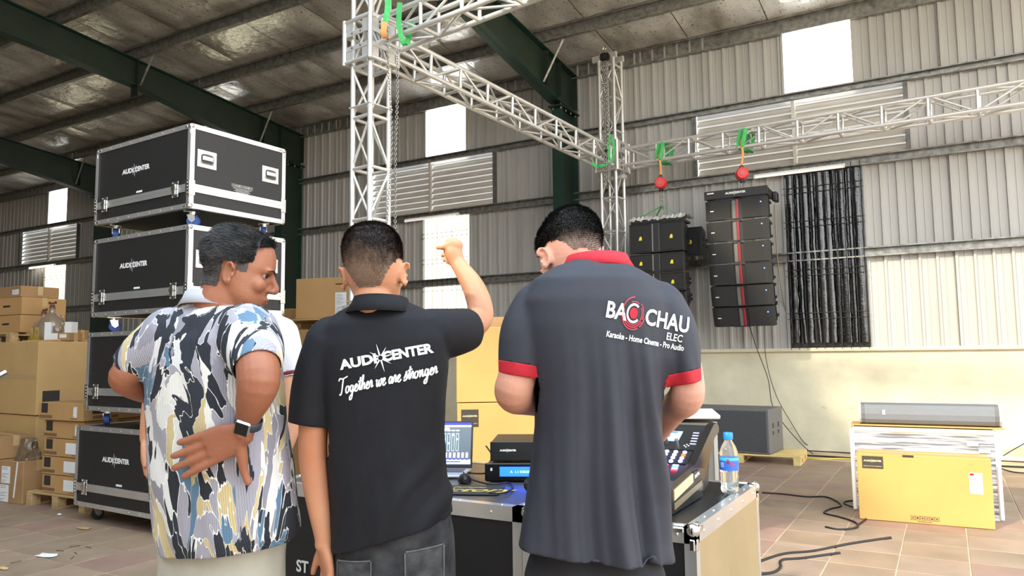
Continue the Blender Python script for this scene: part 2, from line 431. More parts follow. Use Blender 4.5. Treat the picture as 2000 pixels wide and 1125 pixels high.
# portal frames
for fi, fx in enumerate(FRX):
    pf = thing('steel_frame', 'dark green welded steel portal frame, column and rafter %s' % ('beside the far truss tower', 'behind the flight case tower', 'at the far left')[fi], None, (fx, 11, 0), kind='structure')
    yk = -.62
    # column: two flanges and a web
    for y in (-.10, yk): MB().box((0, y, 2.64), (.2, .014, 5.28)).build('column_flange', M['green'], pf)
    MB().box((0, (yk-.10)/2, 2.64), (.012, abs(yk+.1), 5.28)).build('column_web', M['greend'], pf)
    MB().box((0, (yk-.10)/2-.02, 5.295), (.24, abs(yk+.1)+.16, .022)).build('cap_plate', M['greend'], pf)
    for k in range(4):
        for sx_ in (-.07, .07):
            MB().cyl((sx_, yk-.02+k*.18, 5.25), (sx_, yk-.02+k*.18, 5.34), .014, n=6).build('bolt', M['galv'], pf)
    # rafter, tapered (y relative to 11)
    ys = [-.05, -.8, -2.15, -3.75, -6.2, -8.4]; dp = [.72, .68, .58, .44, .5, .56]
    top = [(y, zpb(11+y)) for y in ys]; bot = [(y, zpb(11+y)-d) for y, d in zip(ys, dp)]
    bot[0] = (-.05, 5.31)
    MB().prism(top+bot[::-1], 'x', -.006, .006).build('rafter_web', M['greend'], pf)
    def flange(pts, t, nm):
        b = MB(); vs = []
        for y, z in pts:
            for dx in (-.1, .1): vs += [(dx, y, z), (dx, y, z-t)]
        fs = []
        for i in range(len(pts)-1):
            a = i*4; c = a+4; fs += [(a, a+2, c+2, c), (a+1, c+1, c+3, a+3), (a, c, c+1, a+1), (a+2, a+3, c+3, c+2)]
        fs += [(0, 1, 3, 2), (len(vs)-4, len(vs)-2, len(vs)-1, len(vs)-3)]
        b.add(vs, fs).build(nm, M['green'], pf)
    flange([(y, z) for y, z in top], .012, 'top_flange'); flange([(y, z+.012) for y, z in bot], .012, 'bottom_flange')
    for y in (-.07, -.66, -1.1, -3.75): 
        i_ = max(0, [k for k in range(len(ys)) if ys[k] >= y][-1]); 
        MB().box((0, y, zpb(11+y)-.3), (.19, .012, .56 if y != -3.75 else .62)).build('stiffener', M['greend'], pf)
    # fly braces from purlin down to the lower flange
    for y in (-1.2, -3.7):
        MB().cyl((.42, y, zpb(11+y)+.06), (.05, y+.02, zpb(11+y)-(.55 if y > -2 else .4)), .02, n=4, smooth=False).build('fly_brace', M['galv'], pf)

# ceiling: purlins and crinkled foil insulation panels
foil = bpy.data.materials.new('foil_insulation'); foil.use_nodes = True; nt = foil.node_tree; b = nt.nodes['Principled BSDF']; L = nt.links.new
tcn = nt.nodes.new('ShaderNodeTexCoord'); n1 = nt.nodes.new('ShaderNodeTexNoise'); n1.inputs['Scale'].default_value = 2.2; n1.inputs['Detail'].default_value = 10
mpn = nt.nodes.new('ShaderNodeMapping'); mpn.inputs['Scale'].default_value = (1, .45, 1); L(tcn.outputs['Object'], mpn.inputs[0]); L(mpn.outputs[0], n1.inputs[0])
r1 = nt.nodes.new('ShaderNodeValToRGB'); L(n1.outputs['Fac'], r1.inputs[0])
r1.color_ramp.elements[0].position = .28; r1.color_ramp.elements[0].color = (*lin('a39d92'), 1); r1.color_ramp.elements[1].position = .62; r1.color_ramp.elements[1].color = (*lin('f4f1ea'), 1)
v1 = nt.nodes.new('ShaderNodeTexNoise'); v1.inputs['Scale'].default_value = 38; v1.inputs['Detail'].default_value = 4; L(mpn.outputs[0], v1.inputs[0])
r2 = nt.nodes.new('ShaderNodeValToRGB'); L(v1.outputs['Fac'], r2.inputs[0]); r2.color_ramp.elements[0].position = .30; r2.color_ramp.elements[1].position = .40
r2.color_ramp.elements[0].color = (*lin('9c927a'), 1); r2.color_ramp.elements[1].color = (1, 1, 1, 1)
mx = nt.nodes.new('ShaderNodeMix'); mx.data_type = 'RGBA'; mx.blend_type = 'MULTIPLY'; mx.inputs['Factor'].default_value = 1
L(r1.outputs[0], mx.inputs['A']); L(r2.outputs[0], mx.inputs['B']); L(mx.outputs['Result'], b.inputs['Base Color'])
b.inputs['Metallic'].default_value = .4; b.inputs['Roughness'].default_value = .22
n3 = nt.nodes.new('ShaderNodeTexNoise'); n3.inputs['Scale'].default_value = 9; n3.inputs['Detail'].default_value = 6; L(tcn.outputs['Object'], n3.inputs[0])
bpn = nt.nodes.new('ShaderNodeBump'); bpn.inputs['Strength'].default_value = .35; bpn.inputs['Distance'].default_value = .03; L(n3.outputs['Fac'], bpn.inputs['Height']); L(bpn.outputs[0], b.inputs['Normal'])
ce = thing('ceiling', 'low pitched roof lined with crinkled silver foil between steel purlins', None, (0, 11, 0), kind='structure')
PY = [10.95-1.245*k for k in range(7)]
def roofpanel(x0, x1, y0, y1):
    b = MB(); nx, ny = 9, max(6, int((y1-y0)/.14)); vs = []
    for j in range(ny+1):
        y = y0+(y1-y0)*j/ny
        ph = ((10.95-y)/1.245) % 1.0; sag = math.sin(PI*ph)**1.0*.035
        for i in range(nx+1):
            u = i/nx; x = x0+(x1-x0)*u
            z = zroof(y)+.012-sag*math.sin(PI*u)**.5*(.6+.8*noise.noise(Vector((x*.9, y*.7, 0)))) + .014*noise.noise(Vector((x*5, y*2.2, 3)))
            vs.append((x, y-11, z))
    fs = [(j*(nx+1)+i, j*(nx+1)+i+1, (j+1)*(nx+1)+i+1, (j+1)*(nx+1)+i) for j in range(ny) for i in range(nx)]
    return b.add(vs, fs, 0, True).build('insulation_panel', foil, ce)
YOPEN = 4.7  # edge of an unseen roof opening, added to let sun and sky in
x = XL; k = 0
while x < XR:
    x1 = min(x+1.18, XR); roofpanel(x+.006, x1-.006, YOPEN if x > -6.5 else -6.0, 11.1); x = x1
# outer roof skin closes the joints to daylight
for (x0, x1, y0) in ((-6.4, XR, YOPEN-.05), (XL-.2, -6.4, -6.1)):
    MB().add([(x0, y0-11, zroof(y0)+.05), (x1, y0-11, zroof(y0)+.05), (x1, .3, zroof(11.3)+.05), (x0, .3, zroof(11.3)+.05),
              (x0, y0-11, zroof(y0)+.09), (x1, y0-11, zroof(y0)+.09), (x1, .3, zroof(11.3)+.09), (x0, .3, zroof(11.3)+.09)],
             [(0, 1, 2, 3), (4, 7, 6, 5), (0, 4, 5, 1), (2, 6, 7, 3), (0, 3, 7, 4), (1, 5, 6, 2)]).build('roof_sheet', M['galvd'], ce)
xs = [XL]+sorted(FRX)+[XR]
for j, y in enumerate(PY):
    for a, b_ in zip(xs[:-1], xs[1:]):
        if y < YOPEN and a > -6: continue
        cchan(b_-a-.01, .2 if j else .24, .07, .005).build('purlin', M['galv'], ce, loc=(a+.005, y-11+.03, zpb(y)+.1-(0 if j else .02)))
for j in range(7, 14):
    y = 10.95-1.245*j
    MB().box((-15.45, y-11, zpb(y)+.1), (17.9, .06, .2)).build('purlin', M['galvd'], ce)
# unseen side and front walls; the front one is sized to shade the men
wl = thing('wall_left', 'grey sheet metal end wall far to the left', None, (XL, 0, 0), kind='structure')
MB().box((-.1, 2.5, 3.4), (.1, 17.4, 7.6)).build('end_wall_sheet', M['sheet'], wl)
wf = thing('wall_front', 'unseen grey sheet metal front wall, its height set to shade the men', None, (0, -3.1, 0), kind='structure')
MB().box((-10.1, -.1, 2.375), (28.6, .1, 4.75)).build('front_wall_sheet', M['sheet'], wf)
MB().box((-15.4, -.1, 6.05), (18, .1, 2.6)).build('front_gable_sheet', M['sheet'], wf)

# fluorescent fittings under the girt
for n_, (x0, x1, m_, lb) in enumerate(((-2.25, -1.05, M['tubew'], 'dim fluorescent tube fitting above the black film window'), (-8.6, -7.4, M['tubew'], 'fluorescent tube fitting above the lower window left of the pointing hand'), (-21.6, -20.35, M['tube'], 'lit fluorescent tube at the far left below the louvred vent'))):
    t = thing('fluorescent_light', lb, 'light', (x0, 10.86, 3.86))
    MB().box(((x1-x0)/2, .02, .03), (x1-x0, .05, .035), bev=.004).build('fitting', M['white'], t)
    MB().cyl((.02, -.015, 0), (x1-x0-.02, -.015, 0), .016, n=10).build('tube', m_, t)
    for x in (.01, x1-x0-.01): MB().box((x, -.012, .006), (.02, .03, .045)).build('lamp_holder', M['white'], t)
# ================================================================== aluminium truss
S = .25; RT = -math.radians(6.5)
ca, sa = math.cos(RT), math.sin(RT)
ax_b = Vector((ca, sa, 0)); ax_a = Vector((-sa, ca, 0))
T1 = Vector((-4.733, 5.43, 0))+ax_a*S/2-ax_b*S/2; T2 = Vector((-4.138, 10.272, 0))+ax_a*S/2-ax_b*S/2
MOD = .475
rung_me = MB().cyl((0, 0, 0), (S, 0, 0), .019, n=8, caps=False).mesh('rung', M['alu'])
DL = math.hypot(S, MOD-.05)
diag_me = MB().cyl((0, 0, 0), (DL, 0, 0), .0135, n=8, caps=False).mesh('diagonal', M['alu'])
def truss(root, L, first=.06, axis='x'):
    """box truss along local +x (or +z), four chords, rungs and one diagonal per bay and face"""
    h = S/2; R = Matrix.Identity(3) if axis == 'x' else Matrix(((0, 1, 0), (0, 0, 1), (1, 0, 0)))
    q = lambda v: R @ Vector(v)
    for a in (-h, h):
        for b in (-h, h): MB().cyl(q((0, a, b)), q((L, a, b)), .0255, n=12).build('chord', M['alu'], root)
    n = int((L-2*first)/MOD); mod = (L-2*first)/max(1, n)
    def place(me, p0, p1, nm):
        p0 = q(p0); p1 = q(p1); d = p1-p0; o = link(nm, me, root, p0, d.to_track_quat('X', 'Z').to_euler()); o.scale = (d.length/(S if me is rung_me else DL), 1, 1)
    for i in range(n+1):
        x = first+i*mod
        for a in (-h, h):
            place(rung_me, (x, a, -h), (x, a, h), 'rung'); place(rung_me, (x, -h, a), (x, h, a), 'rung')
    for i in range(n):
        x0 = first+i*mod+.025; x1 = first+(i+1)*mod-.025; f = 1 if i % 2 else -1
        for a in (-h, h):
            g = f*(1 if a > 0 else -1)
            place(diag_me, (x0, a, -h*f), (x1, a, h*f), 'diagonal'); place(diag_me, (x0, -h*g, a), (x1, h*g, a), 'diagonal')
def sleeve(root, z, sz=.37, h=.40):
    c = sz/2
    for sx_ in (-c, c):
        for sy_ in (-c, c): MB().cyl((sx_, sy_, z-h/2-.02), (sx_, sy_, z+h/2+.02), .025, n=12).build('sleeve_post', M['alu'], root)
    for zz in (z-h/2, z+h/2):
        for s_ in (-c, c):
            MB().cyl((-c, s_, zz), (c, s_, zz), .02, n=8).build('sleeve_rail', M['alu'], root)
            MB().cyl((s_, -c, zz), (s_, c, zz), .02, n=8).build('sleeve_rail', M['alu'], root)
    for zz in (z-.075, z+.075):
        for s_ in (-c, c):
            MB().box((0, s_, zz), (sz, .012, .05), bev=.003).build('sleeve_plate', M['alu'], root)
            MB().box((s_, 0, zz), (.012, sz, .05), bev=.003).build('sleeve_plate', M['alu'], root)
            for u in (-.07, .05):
                MB().cyl((u, s_-.009, zz), (u, s_+.009, zz), .008, n=8).build('bolt', M['blackp'], root)
    for dx in (-.11, .11):
        for dz in (-.155, .155):
            for s_ in (-c+.004, c-.004):
                MB().box((dx, s_, z+dz), (.08, .008, .11)).build('bracket_plate', M['alu'], root)
                MB().box((s_, dx, z+dz), (.008, .08, .11)).build('bracket_plate', M['alu'], root)
t1 = thing('truss_tower', 'near aluminium truss tower rising behind the pointing man', 'truss', (T1.x, T1.y, 0), RT)
truss(t1, 5.9, .12, 'z'); sleeve(t1, 4.49, .37, .42)
MB().box((0, 0, .01), (.6, .6, .02)).build('base_plate', M['alu'], t1)
# outrigger brace with its clevis, falling to the left
p0 = at(672, 607, 7.12); p1 = at(560, 715, 6.75); Wi = WM[t1.name].inverted()
MB().cyl(Wi @ p0, Wi @ p1, .024, n=12).build('outrigger_brace', M['alu'], t1)
MB().box((-.19, -.12, (Wi @ p0).z+.02), (.13, .05, .09), bev=.01).build('clevis', M['alu'], t1)
for z in (3.83, 1.9): MB().box((0, 0, z), (.31, .31, .015), bev=.003).build('joint_plate', M['alu'], t1)
t2 = thing('truss_tower', 'far aluminium truss tower near the back wall with a hoist on its top', 'truss', (T2.x, T2.y, 0), RT)
truss(t2, 5.86, .1, 'z'); sleeve(t2, 4.33, .37, .42)
MB().box((0, 0, .01), (.6, .6, .02)).build('base_plate', M['alu'], t2)
for s_ in (-.11, .11): MB().box((-.03, s_, 5.9), (.42, .05, .09), bev=.004).build('head_beam', M['alu'], t2)
for z in (4.02,): MB().box((0, 0, z), (.45, .07, .05)).build('joint_plate', M['alu'], t2)

def beamthing(label, p0, p1):
    d = (Vector(p1)-Vector(p0)); L = d.length
    r = Euler((0, -math.asin(d.z/L), math.atan2(d.y, d.x)))
    t = thing('truss_beam', label, 'truss', p0, rot=r); truss(t, L); return t
b1 = beamthing('long truss beam running back from the near tower to the far tower', T1+ax_a*.2+Vector((0, 0, 4.52)), T2-ax_a*.21+Vector((0, 0, 4.30)))
b2 = beamthing('truss beam leaving the near tower at the top of the picture', T1+ax_b*.24+Vector((0, 0, 4.53)), T1+ax_b*6.4+Vector((0, 0, 4.62)))
b3 = beamthing('truss beam parallel to the back wall carrying both speaker arrays', T2+ax_b*.24+Vector((0, 0, 4.285)), T2+ax_b*6.8+Vector((0, 0, 4.14)))

# ---- chains
def chain_mb(pts, link_l=.03, wire=.0035, wid=.011):
    """alternating oval links along a path"""
    b = MB(); pts = [Vector(p) for p in pts]; segs = []
    tot = sum((pts[i+1]-pts[i]).length for i in range(len(pts)-1)); n = max(2, int(tot/(link_l*.72)))
    def along(s_):
        for i in range(len(pts)-1):
            l = (pts[i+1]-pts[i]).length
            if s_ <= l or i == len(pts)-2: return pts[i].lerp(pts[i+1], min(1, s_/max(l, 1e-9))), (pts[i+1]-pts[i]).normalized()
            s_ -= l
    for k in range(n):
        c, t = along((k+.5)/n*tot); u = t.orthogonal().normalized(); v = t.cross(u)
        if k % 2: u = v
        ring = []
        for j in range(8):
            a = 2*PI*j/8; ring.append(c+t*(link_l/2*math.cos(a))+u*(wid*math.sin(a)))
        b.tube(ring, wire, 4, closed=True)
    return b
chm = mat('chain_steel', 'a3a29c', .35, .8)
# hand chain of the near hoist, hanging beside the near tower
ctop = at(757, -8, 6.95); cbot = at(745, 430, 6.95)
t = thing('hanging_chain', 'long steel hoist chain hanging beside the near truss tower', 'chain', tuple(ctop))
cp = smoothpts([at(753, -10, 6.95), at(757, 60, 6.95), at(758, 130, 6.95), at(762, 200, 6.97), at(764, 300, 6.97), at(752, 500, 6.97), at(748, 640, 6.98), at(752, 660, 6.98), at(770, 500, 6.99), at(772, 300, 6.99), at(776, 190, 6.99), at(776, 95, 7.0)], 4)
chain_mb(cp, .034, .004, .012).build('chain_run', chm, t, world=True)
# chain of the far tower with the small black hoist
def hoist_black(label, top, length):
    t = thing('chain_hoist', label, 'hoist', tuple(top))
    MB().tube(smoothpts([(0, 0, .02), (.02, 0, .04), (0, 0, .07), (-.03, 0, .03), (-.02, 0, -.01)], 5), .008, 6).build('top_hook', M['chrome'], t)
    MB().cyl((-.05, 0, -.09), (.05, 0, -.09), .062, n=16).cyl((-.07, 0, -.09), (.07, 0, -.09), .035, n=12).build('housing', M['blackp'], t)
    MB().cyl((-.02, -.07, -.03), (.02, -.07, -.03), .02, n=8).build('cover_ring', M['chrome'], t)
    for dx, L_ in ((-.035, length), (0, length*.96), (.03, length*.72)):
        chain_mb([(dx, 0, -.14), (dx*.8, 0, -L_/2), (dx, 0, -L_)], .045, .006, .016).build('chain_run', chm, t)
    MB().tube(smoothpts([(0, 0, -length*.76), (.03, 0, -length*.78), (.0, 0, -length*.81), (-.03, 0, -length*.79)], 5), .011, 6).sphere((0, 0, -length*.75), .03).build('lower_hook', M['blackp'], t)
    return t
hoist_black('black chain hoist hung from the top of the far truss tower', at(1181, 100, 10.95), 2.0)
# red round hoists on the speaker beam
def red_hoist(label, top, drop, ang):
    t = thing('chain_hoist', label, 'hoist', tuple(top), ang)
    MB().tube(smoothpts([(0, 0, .07), (.02, 0, .09), (0, 0, .12), (-.025, 0, .09), (-.015, 0, .06)], 5), .008, 6).build('top_hook', M['blackp'], t)
    MB().cyl((0, -.055, 0), (0, .05, 0), .083, n=24).cyl((0, -.075, 0), (0, -.05, 0), .07, .083, n=24).build('red_cover', M['red'], t)
    MB().cyl((0, -.08, 0), (0, -.074, 0), .036, n=16).build('badge', mat('hoist_badge', 'c65b55', .5), t)
    MB().cyl((-.03, .0, -.1), (.03, .0, -.1), .02, n=8).box((0, 0, -.06), (.05, .05, .08)).build('frame', M['blackp'], t)
    chain_mb([(.015, 0, -.1), (.015, 0, -drop)], .04, .006, .014).build('chain_run', chm, t)
    chain_mb([(-.02, 0, -.1), (-.02, 0, -drop*.9)], .03, .004, .010).build('hand_chain', chm, t)
    return t
H1 = at(1291, 358, 10.6); H2 = at(1449, 340, 9.98)
red_hoist('red chain hoist over the left speaker array with yellow badges', H1, .37, math.radians(8))
red_hoist('red chain hoist over the right speaker array with blue lights', H2, .25, math.radians(20))
# green lifting slings
def ribbon(pts, w=.05, t=.004, side=None):
    b = MB(); pts = [Vector(p) for p in pts]; vs = []
    for i, p in enumerate(pts):
        d = (pts[min(i+1, len(pts)-1)]-pts[max(i-1, 0)]).normalized(); s_ = side or _R
        s_ = (s_-d*s_.dot(d)); s_ = s_.normalized() if s_.length > 1e-6 else d.orthogonal().normalized(); n = d.cross(s_)
        vs += [p-s_*w/2-n*t/2, p+s_*w/2-n*t/2, p+s_*w/2+n*t/2, p-s_*w/2+n*t/2]
    fs = []
    for i in range(len(pts)-1):
        for j in range(4): fs.append((i*4+j, i*4+(j+1) % 4, i*4+4+(j+1) % 4, i*4+4+j))
    fs += [(3, 2, 1, 0), (len(vs)-4, len(vs)-3, len(vs)-2, len(vs)-1)]
    return b.add(vs, fs)
def sling(label, root, parts):
    t = thing('lifting_sling', label, 'sling', tuple(root))
    for nm, pts, w_, m_ in parts: ribbon(pts, w_).build(nm, m_, t, world=True)
    return t
X_ = Vector((0, 0, 0))
def loop_at(beam0, dist, zc, r=.155, w_=.06):
    """a sling looped round the truss section"""
    c = beam0+ax_b*dist; c.z = zc; out = []
    for a in range(0, 361, 24):
        an = math.radians(a); q_ = max(abs(math.cos(an)), abs(math.sin(an)))
        out.append(c+ax_a*(r*math.cos(an)/q_**.8)+Vector((0, 0, r*math.sin(an)/q_**.8))+ax_b*.02*math.sin(3*an))
    return out
for d_, h, lb in ((.83, H1, 'green webbing sling round the beam above the left red hoist'), (2.03, H2, 'green webbing sling round the beam above the right red hoist')):
    zc = 4.285-.022*d_; l1 = loop_at(T2, d_, zc); c = T2+ax_b*d_
    l2 = loop_at(T2, d_+.07, zc, .165)
    sling(lb, Vector((c.x, c.y, zc)), [('webbing', l1, .06, M['sling']), ('webbing', l2, .05, M['sling']),
          ('webbing', smoothpts([Vector((c.x, c.y-.16, zc-.05)), Vector((c.x+.02, c.y-.15, zc-.22)), h+Vector((0, 0, .12))], 4), .03, M['slingo'])])
# slings at near tower / beam 2
a0 = at(757, 20, 6.98)
sling('green and orange sling looped round the top beam beside the near tower', a0,
      [('webbing', smoothpts([at(758, -10, 6.9), at(757, 20, 6.88), at(752, 43, 6.86)], 3), .055, M['sling']), ('webbing', smoothpts([at(752, 43, 6.86), at(749, 62, 6.86), at(753, 75, 6.9), at(760, 72, 6.98)], 3), .055, M['slingo']),
       ('webbing', smoothpts([at(781, 5, 6.95), at(779, 45, 6.98), at(786, 80, 6.98), at(795, 87, 7.02), at(800, 60, 7.1), at(803, 42, 7.15)], 4), .05, M['sling'])])
a0 = at(1190, 300, 10.8)
sling('green sling bunched round the beam at the far tower', a0,
      [('webbing', smoothpts([at(1192, 262, 10.82), at(1188, 285, 10.8), at(1190, 312, 10.78)], 4), .04, M['sling']), ('webbing', smoothpts([at(1196, 268, 10.8), at(1199, 292, 10.78), at(1194, 318, 10.76)], 4), .035, M['sling']),
       ('webbing', smoothpts([at(1156, 318, 10.6), at(1166, 325, 10.6), at(1180, 322, 10.6), at(1192, 318, 10.7)], 4), .05, M['sling'])])
# ================================================================== speaker arrays
def cabinet(w_, h, d, t):
    R4 = []
    for y, hw, top, bot in ((0, w_/2-.015, -.006, -h+.006), (.03, w_/2, -.006, -h+.006), (d, w_/2-.05, -.028, -h+.028+.03)):
        R4.append([Vector((-hw, y, bot)), Vector((hw, y, bot)), Vector((hw, y, top)), Vector((-hw, y, top))])
    MB().loft(R4, smooth=False).build('cabinet', M['cab'], t)
def rig_box(name, label, loc, rz, pitch, w_, h, d, kind, group):
    t = thing(name, label, 'speaker', loc, rot=Euler((pitch, 0, rz)), group=group)
    # local: x right, front face at y=0, body to +y, top edge at z=0
    if kind == 'yellow':
        cabinet(w_, h, d, t)
        cw = w_*.14; gw = (w_-cw)/2-.03
        for s_ in (-1, 1):
            cx = s_*(cw/2+.015+gw/2)
            MB().box((cx, -.006, -h/2), (gw, .012, h-.05), bev=.004).build('grille', M['grille'], t)
            MB().box((cx, -.004, -.014), (gw+.02, .022, .012)).box((cx, -.004, -h+.014), (gw+.02, .022, .012)).box((cx+s_*gw/2, -.004, -h/2), (.014, .022, h-.02)).build('grille_frame', M['cab'], t)
            MB().prism([(cx-.022, -h/2-.03), (cx+.022, -h/2-.03), (cx+.022, -h/2+.012), (cx+.006, -h/2+.028), (cx-.012, -h/2+.01)], 'y', -.0155, -.011).build('badge', M['yellow'], t)
        MB().prism([(-cw/2, -.0), (-.012, .035), (.012, .035), (cw/2, 0), (cw/2, -.008), (0, .02), (-cw/2, -.008)], 'z', -h+.02, -.02).build('waveguide', M['greycab'], t)
        for zz in (-h*.4, -h*.62):
            MB().box((w_/2-.006, d*.35, zz), (.012, .05, .035)).box((w_/2-.006, d*.72, zz), (.012, .05, .035)).build('handle_cup', M['blackp'], t)
    else:
        cabinet(w_, h, d, t)
        gw = w_*.42
        for s_ in (-1, 1):
            b = MB(); n = 8; pr = []
            for i in range(n+1):
                u = i/n; x = s_*(.075+gw*u); pr.append((x, -.016+.028*max(0, u-.7)/.3*max(0, u-.7)/.3))
            pr += [(pr[-1][0], .02), (pr[0][0], .02)]
            b.prism(pr, 'z', -h+.012, -.012).build('grille', M['grille'], t)
        MB().box((-.03, .004, -h/2), (.045, .02, h-.02)).build('horn_flare', M['greycab'], t)
        MB().box((.012, -.006, -h/2), (.034, .022, h-.025), bev=.006).build('red_stripe', M['redstripe'], t)
        MB().box((-.04, -.008, -.012), (.2, .02, .012)).box((-.04, -.008, -h+.012), (.2, .02, .012)).build('horn_frame', M['cab'], t)
        MB().box((-w_*.40, -.02, -h*.52), (.045, .004, .012)).build('badge', M['white'], t)
        MB().cyl((w_*.40, -.022, -h*.28), (w_*.40, -.01, -h*.28), .007, n=8).build('status_light', M['led'], t)
        for yy, zz in ((d*.3, -h*.2), (d*.3, -h*.8), (d*.75, -h*.2), (d*.75, -h*.8)):
            MB().box((w_/2-.02, yy, zz), (.03, .07, .035), bev=.004).build('rigging_block', M['blackp'], t)
        MB().box((w_/2-.02, d*.5, -h/2), (.02, .05, h*.85)).build('rigging_rail', M['blackp'], t)
    return t
RZA = math.radians(1)
def arr_chain(top, pitches, hs, dirs, mk):
    p = Vector(top)
    for k, (pi_, h) in enumerate(zip(pitches, hs)):
        mk(k, p.copy(), math.radians(pi_), h)
        pr = math.radians(pi_); dn = Vector((-math.sin(RZA)*math.sin(pr), math.cos(RZA)*math.sin(pr), -math.cos(pr)))
        p += dn*(h+.006)
oy = ['topmost and tallest', 'second from the top', 'third from the top', 'lowest']
A1 = at(1287, 437, 10.55)
arr_chain(A1+Vector((.0, -.15, 0)), [-1, 0, 5, 14], [.43, .27, .27, .27], None,
          lambda k, p, pi_, h: rig_box('array_speaker', 'black speaker with two yellow badges in the left hanging array, %s' % oy[k], p, RZA, pi_, .78, h, .42, 'yellow', 'speakers of the left hanging array'))
rig_box('array_speaker', 'black speaker hung behind the topmost one of the left array', A1+Vector((.12, .34, -.03)), RZA, 0, .78, .43, .40, 'yellow', 'speakers of the left hanging array')
t = thing('rigging_frame', 'crumpled foil wrapped lifting frame on top of the left array', 'frame', tuple(A1+Vector((0, -.12, .02))), RZA)
b = MB(); vs = []; nx, ny = 30, 8
random.seed(5)
for j in range(ny+1):
    for i in range(nx+1): vs.append((-.4+.82*i/nx, -.03+.5*j/ny, .065+.04*noise.noise(Vector((i*.9, j*.9, 2)))+(-.055 if j == 0 else 0)+.02*random.random()))
b.add(vs, [(j*(nx+1)+i, j*(nx+1)+i+1, (j+1)*(nx+1)+i+1, (j+1)*(nx+1)+i) for j in range(ny) for i in range(nx)])
b.build('foil_wrap', mat('crumpled_foil', 'dcdcd9', .3, .35), t)
MB().box((0, .2, .0), (.74, .44, .03)).build('frame_plate', M['blackp'], t)
for (x, y) in ((-.36, .02), (.36, .02), (-.2, .4), (.36, .4)):
    pa = Vector((x, y, .04)); Hh = WM[t.name].inverted() @ (H1+Vector((0, 0, -.33)))
    ribbon([Hh.lerp(pa, .0), Hh.lerp(pa, .5)+Vector((0, 0, -.01)), pa], .035, .004, Vector((0, 1, 0))).build('lifting_strap', M['sling'], t)
A2 = at(1437, 383, 9.93)
oo = ['topmost', 'second from the top', 'third from the top', 'fourth from the top', 'fifth from the top', 'lowest and most tilted']
arr_chain(A2+Vector((0, 0, -.03)), [2, 4, 6, 9, 13, 20], [.285]*6, None,
          lambda k, p, pi_, h: rig_box('array_speaker', 'black speaker with red centre stripe in the right hanging array, %s' % oo[k], p, RZA, pi_, .80, h, .40, 'red', 'speakers of the right hanging array'))
t = thing('rigging_frame', 'black flying frame with white logo on top of the right array', 'frame', tuple(A2+Vector((0, -.01, -.02))), RZA)
MB().box((0, .0, .06), (.83, .03, .115), bev=.004).box((-.39, .25, .06), (.03, .5, .1)).box((.39, .3, .06), (.03, .62, .1)).box((0, .42, .06), (.8, .03, .1)).box((0, .22, .06), (.08, .44, .1)).build('fly_bar', M['cab'], t)
audio_logo(.27).xf(plane_m((0, -.0165, .065), (1, 0, 0), (0, 0, 1))).build('logo', M['white'], t)
MB().box((-.33, -.017, .085), (.09, .003, .016)).build('badge', M['white'], t)
MB().box((.44, .42, .03), (.06, .16, .13), bev=.01).build('rear_bracket', M['blackp'], t)
# signal cables drooping from the arrays to the floor
def cable(label, pts, r=.006, m=None, name='cable', cat='cable', group=None, k=6):
    o = MB().tube(smoothpts(pts, k), r, 6).build(name, m or M['cable']); tag(o, label, cat, group); return o
cable('thin dark cable dropping from the right array to the floor by the subwoofer', [at(1462, 632, 10.1), at(1478, 680, 10.2), at(1500, 740, 10.15), at(1512, 800, 10.1), at(1560, 862, 10.05), at(1600, 893, 9.9), at(1640, 898, 9.7)], .006)
cable('second dark cable from the right array curving down the plinth', [at(1492, 632, 10.1), at(1496, 700, 10.25), at(1515, 770, 10.3), at(1548, 830, 10.25), at(1575, 868, 10.2), at(1610, 878, 10.2), at(1590, 900, 9.9), at(1660, 905, 9.6)], .005)
cable('bundle of pale cords hanging in a loop below the black film window', [at(1512, 400, 10.3), at(1520, 520, 10.4), at(1535, 610, 10.5), at(1550, 670, 10.6), at(1570, 698, 10.6), at(1588, 660, 10.75), at(1600, 600, 10.8)], .008, mat('pale_cord', '8b8068', .7))
# ================================================================== flight cases
def rivets(b, p0, p1, n, nrm, r=.006):
    p0 = Vector(p0); p1 = Vector(p1); nrm = Vector(nrm)
    for k in range(n):
        c = p0.lerp(p1, (k+.5)/n); b.cyl(c, c+nrm*.003, r, r*.6, n=6)
def ball_corner(b, x, y, z, s, r=.03):
    b.sphere((x*1.0, y*1.0, z*1.0), r, nu=12, nv=8)
    for d in ((-s[0], 0, 0), (0, -s[1], 0), (0, 0, -s[2])):
        d = Vector(d); c = Vector((x, y, z))+d*.045; b.box(c, (.055 if d.x else .036, .055 if d.y else .036, .055 if d.z else .036), bev=.012)
def caster(parent, x, y, z, wheelm, rot=0, r=.05):
    c = MB().box((0, 0, -.006), (.10, .085, .008)).build('caster', M['chrome'], parent, loc=(x, y, z)); c.rotation_euler = (0, 0, rot)
    b = MB(); b.cyl((0, 0, -.01), (0, 0, -.03), .03, n=12)
    for s_ in (-.027, .027): b.prism([(-.03, -.03), (.03, -.03), (.035, -.075), (.01, -.095), (-.015, -.075)], 'y', s_-.003, s_+.003)
    b.build('caster_fork', M['chrome'], c)
    MB().cyl((.012, -.021, -.08), (.012, .021, -.08), r, n=20).build('wheel', wheelm, c)
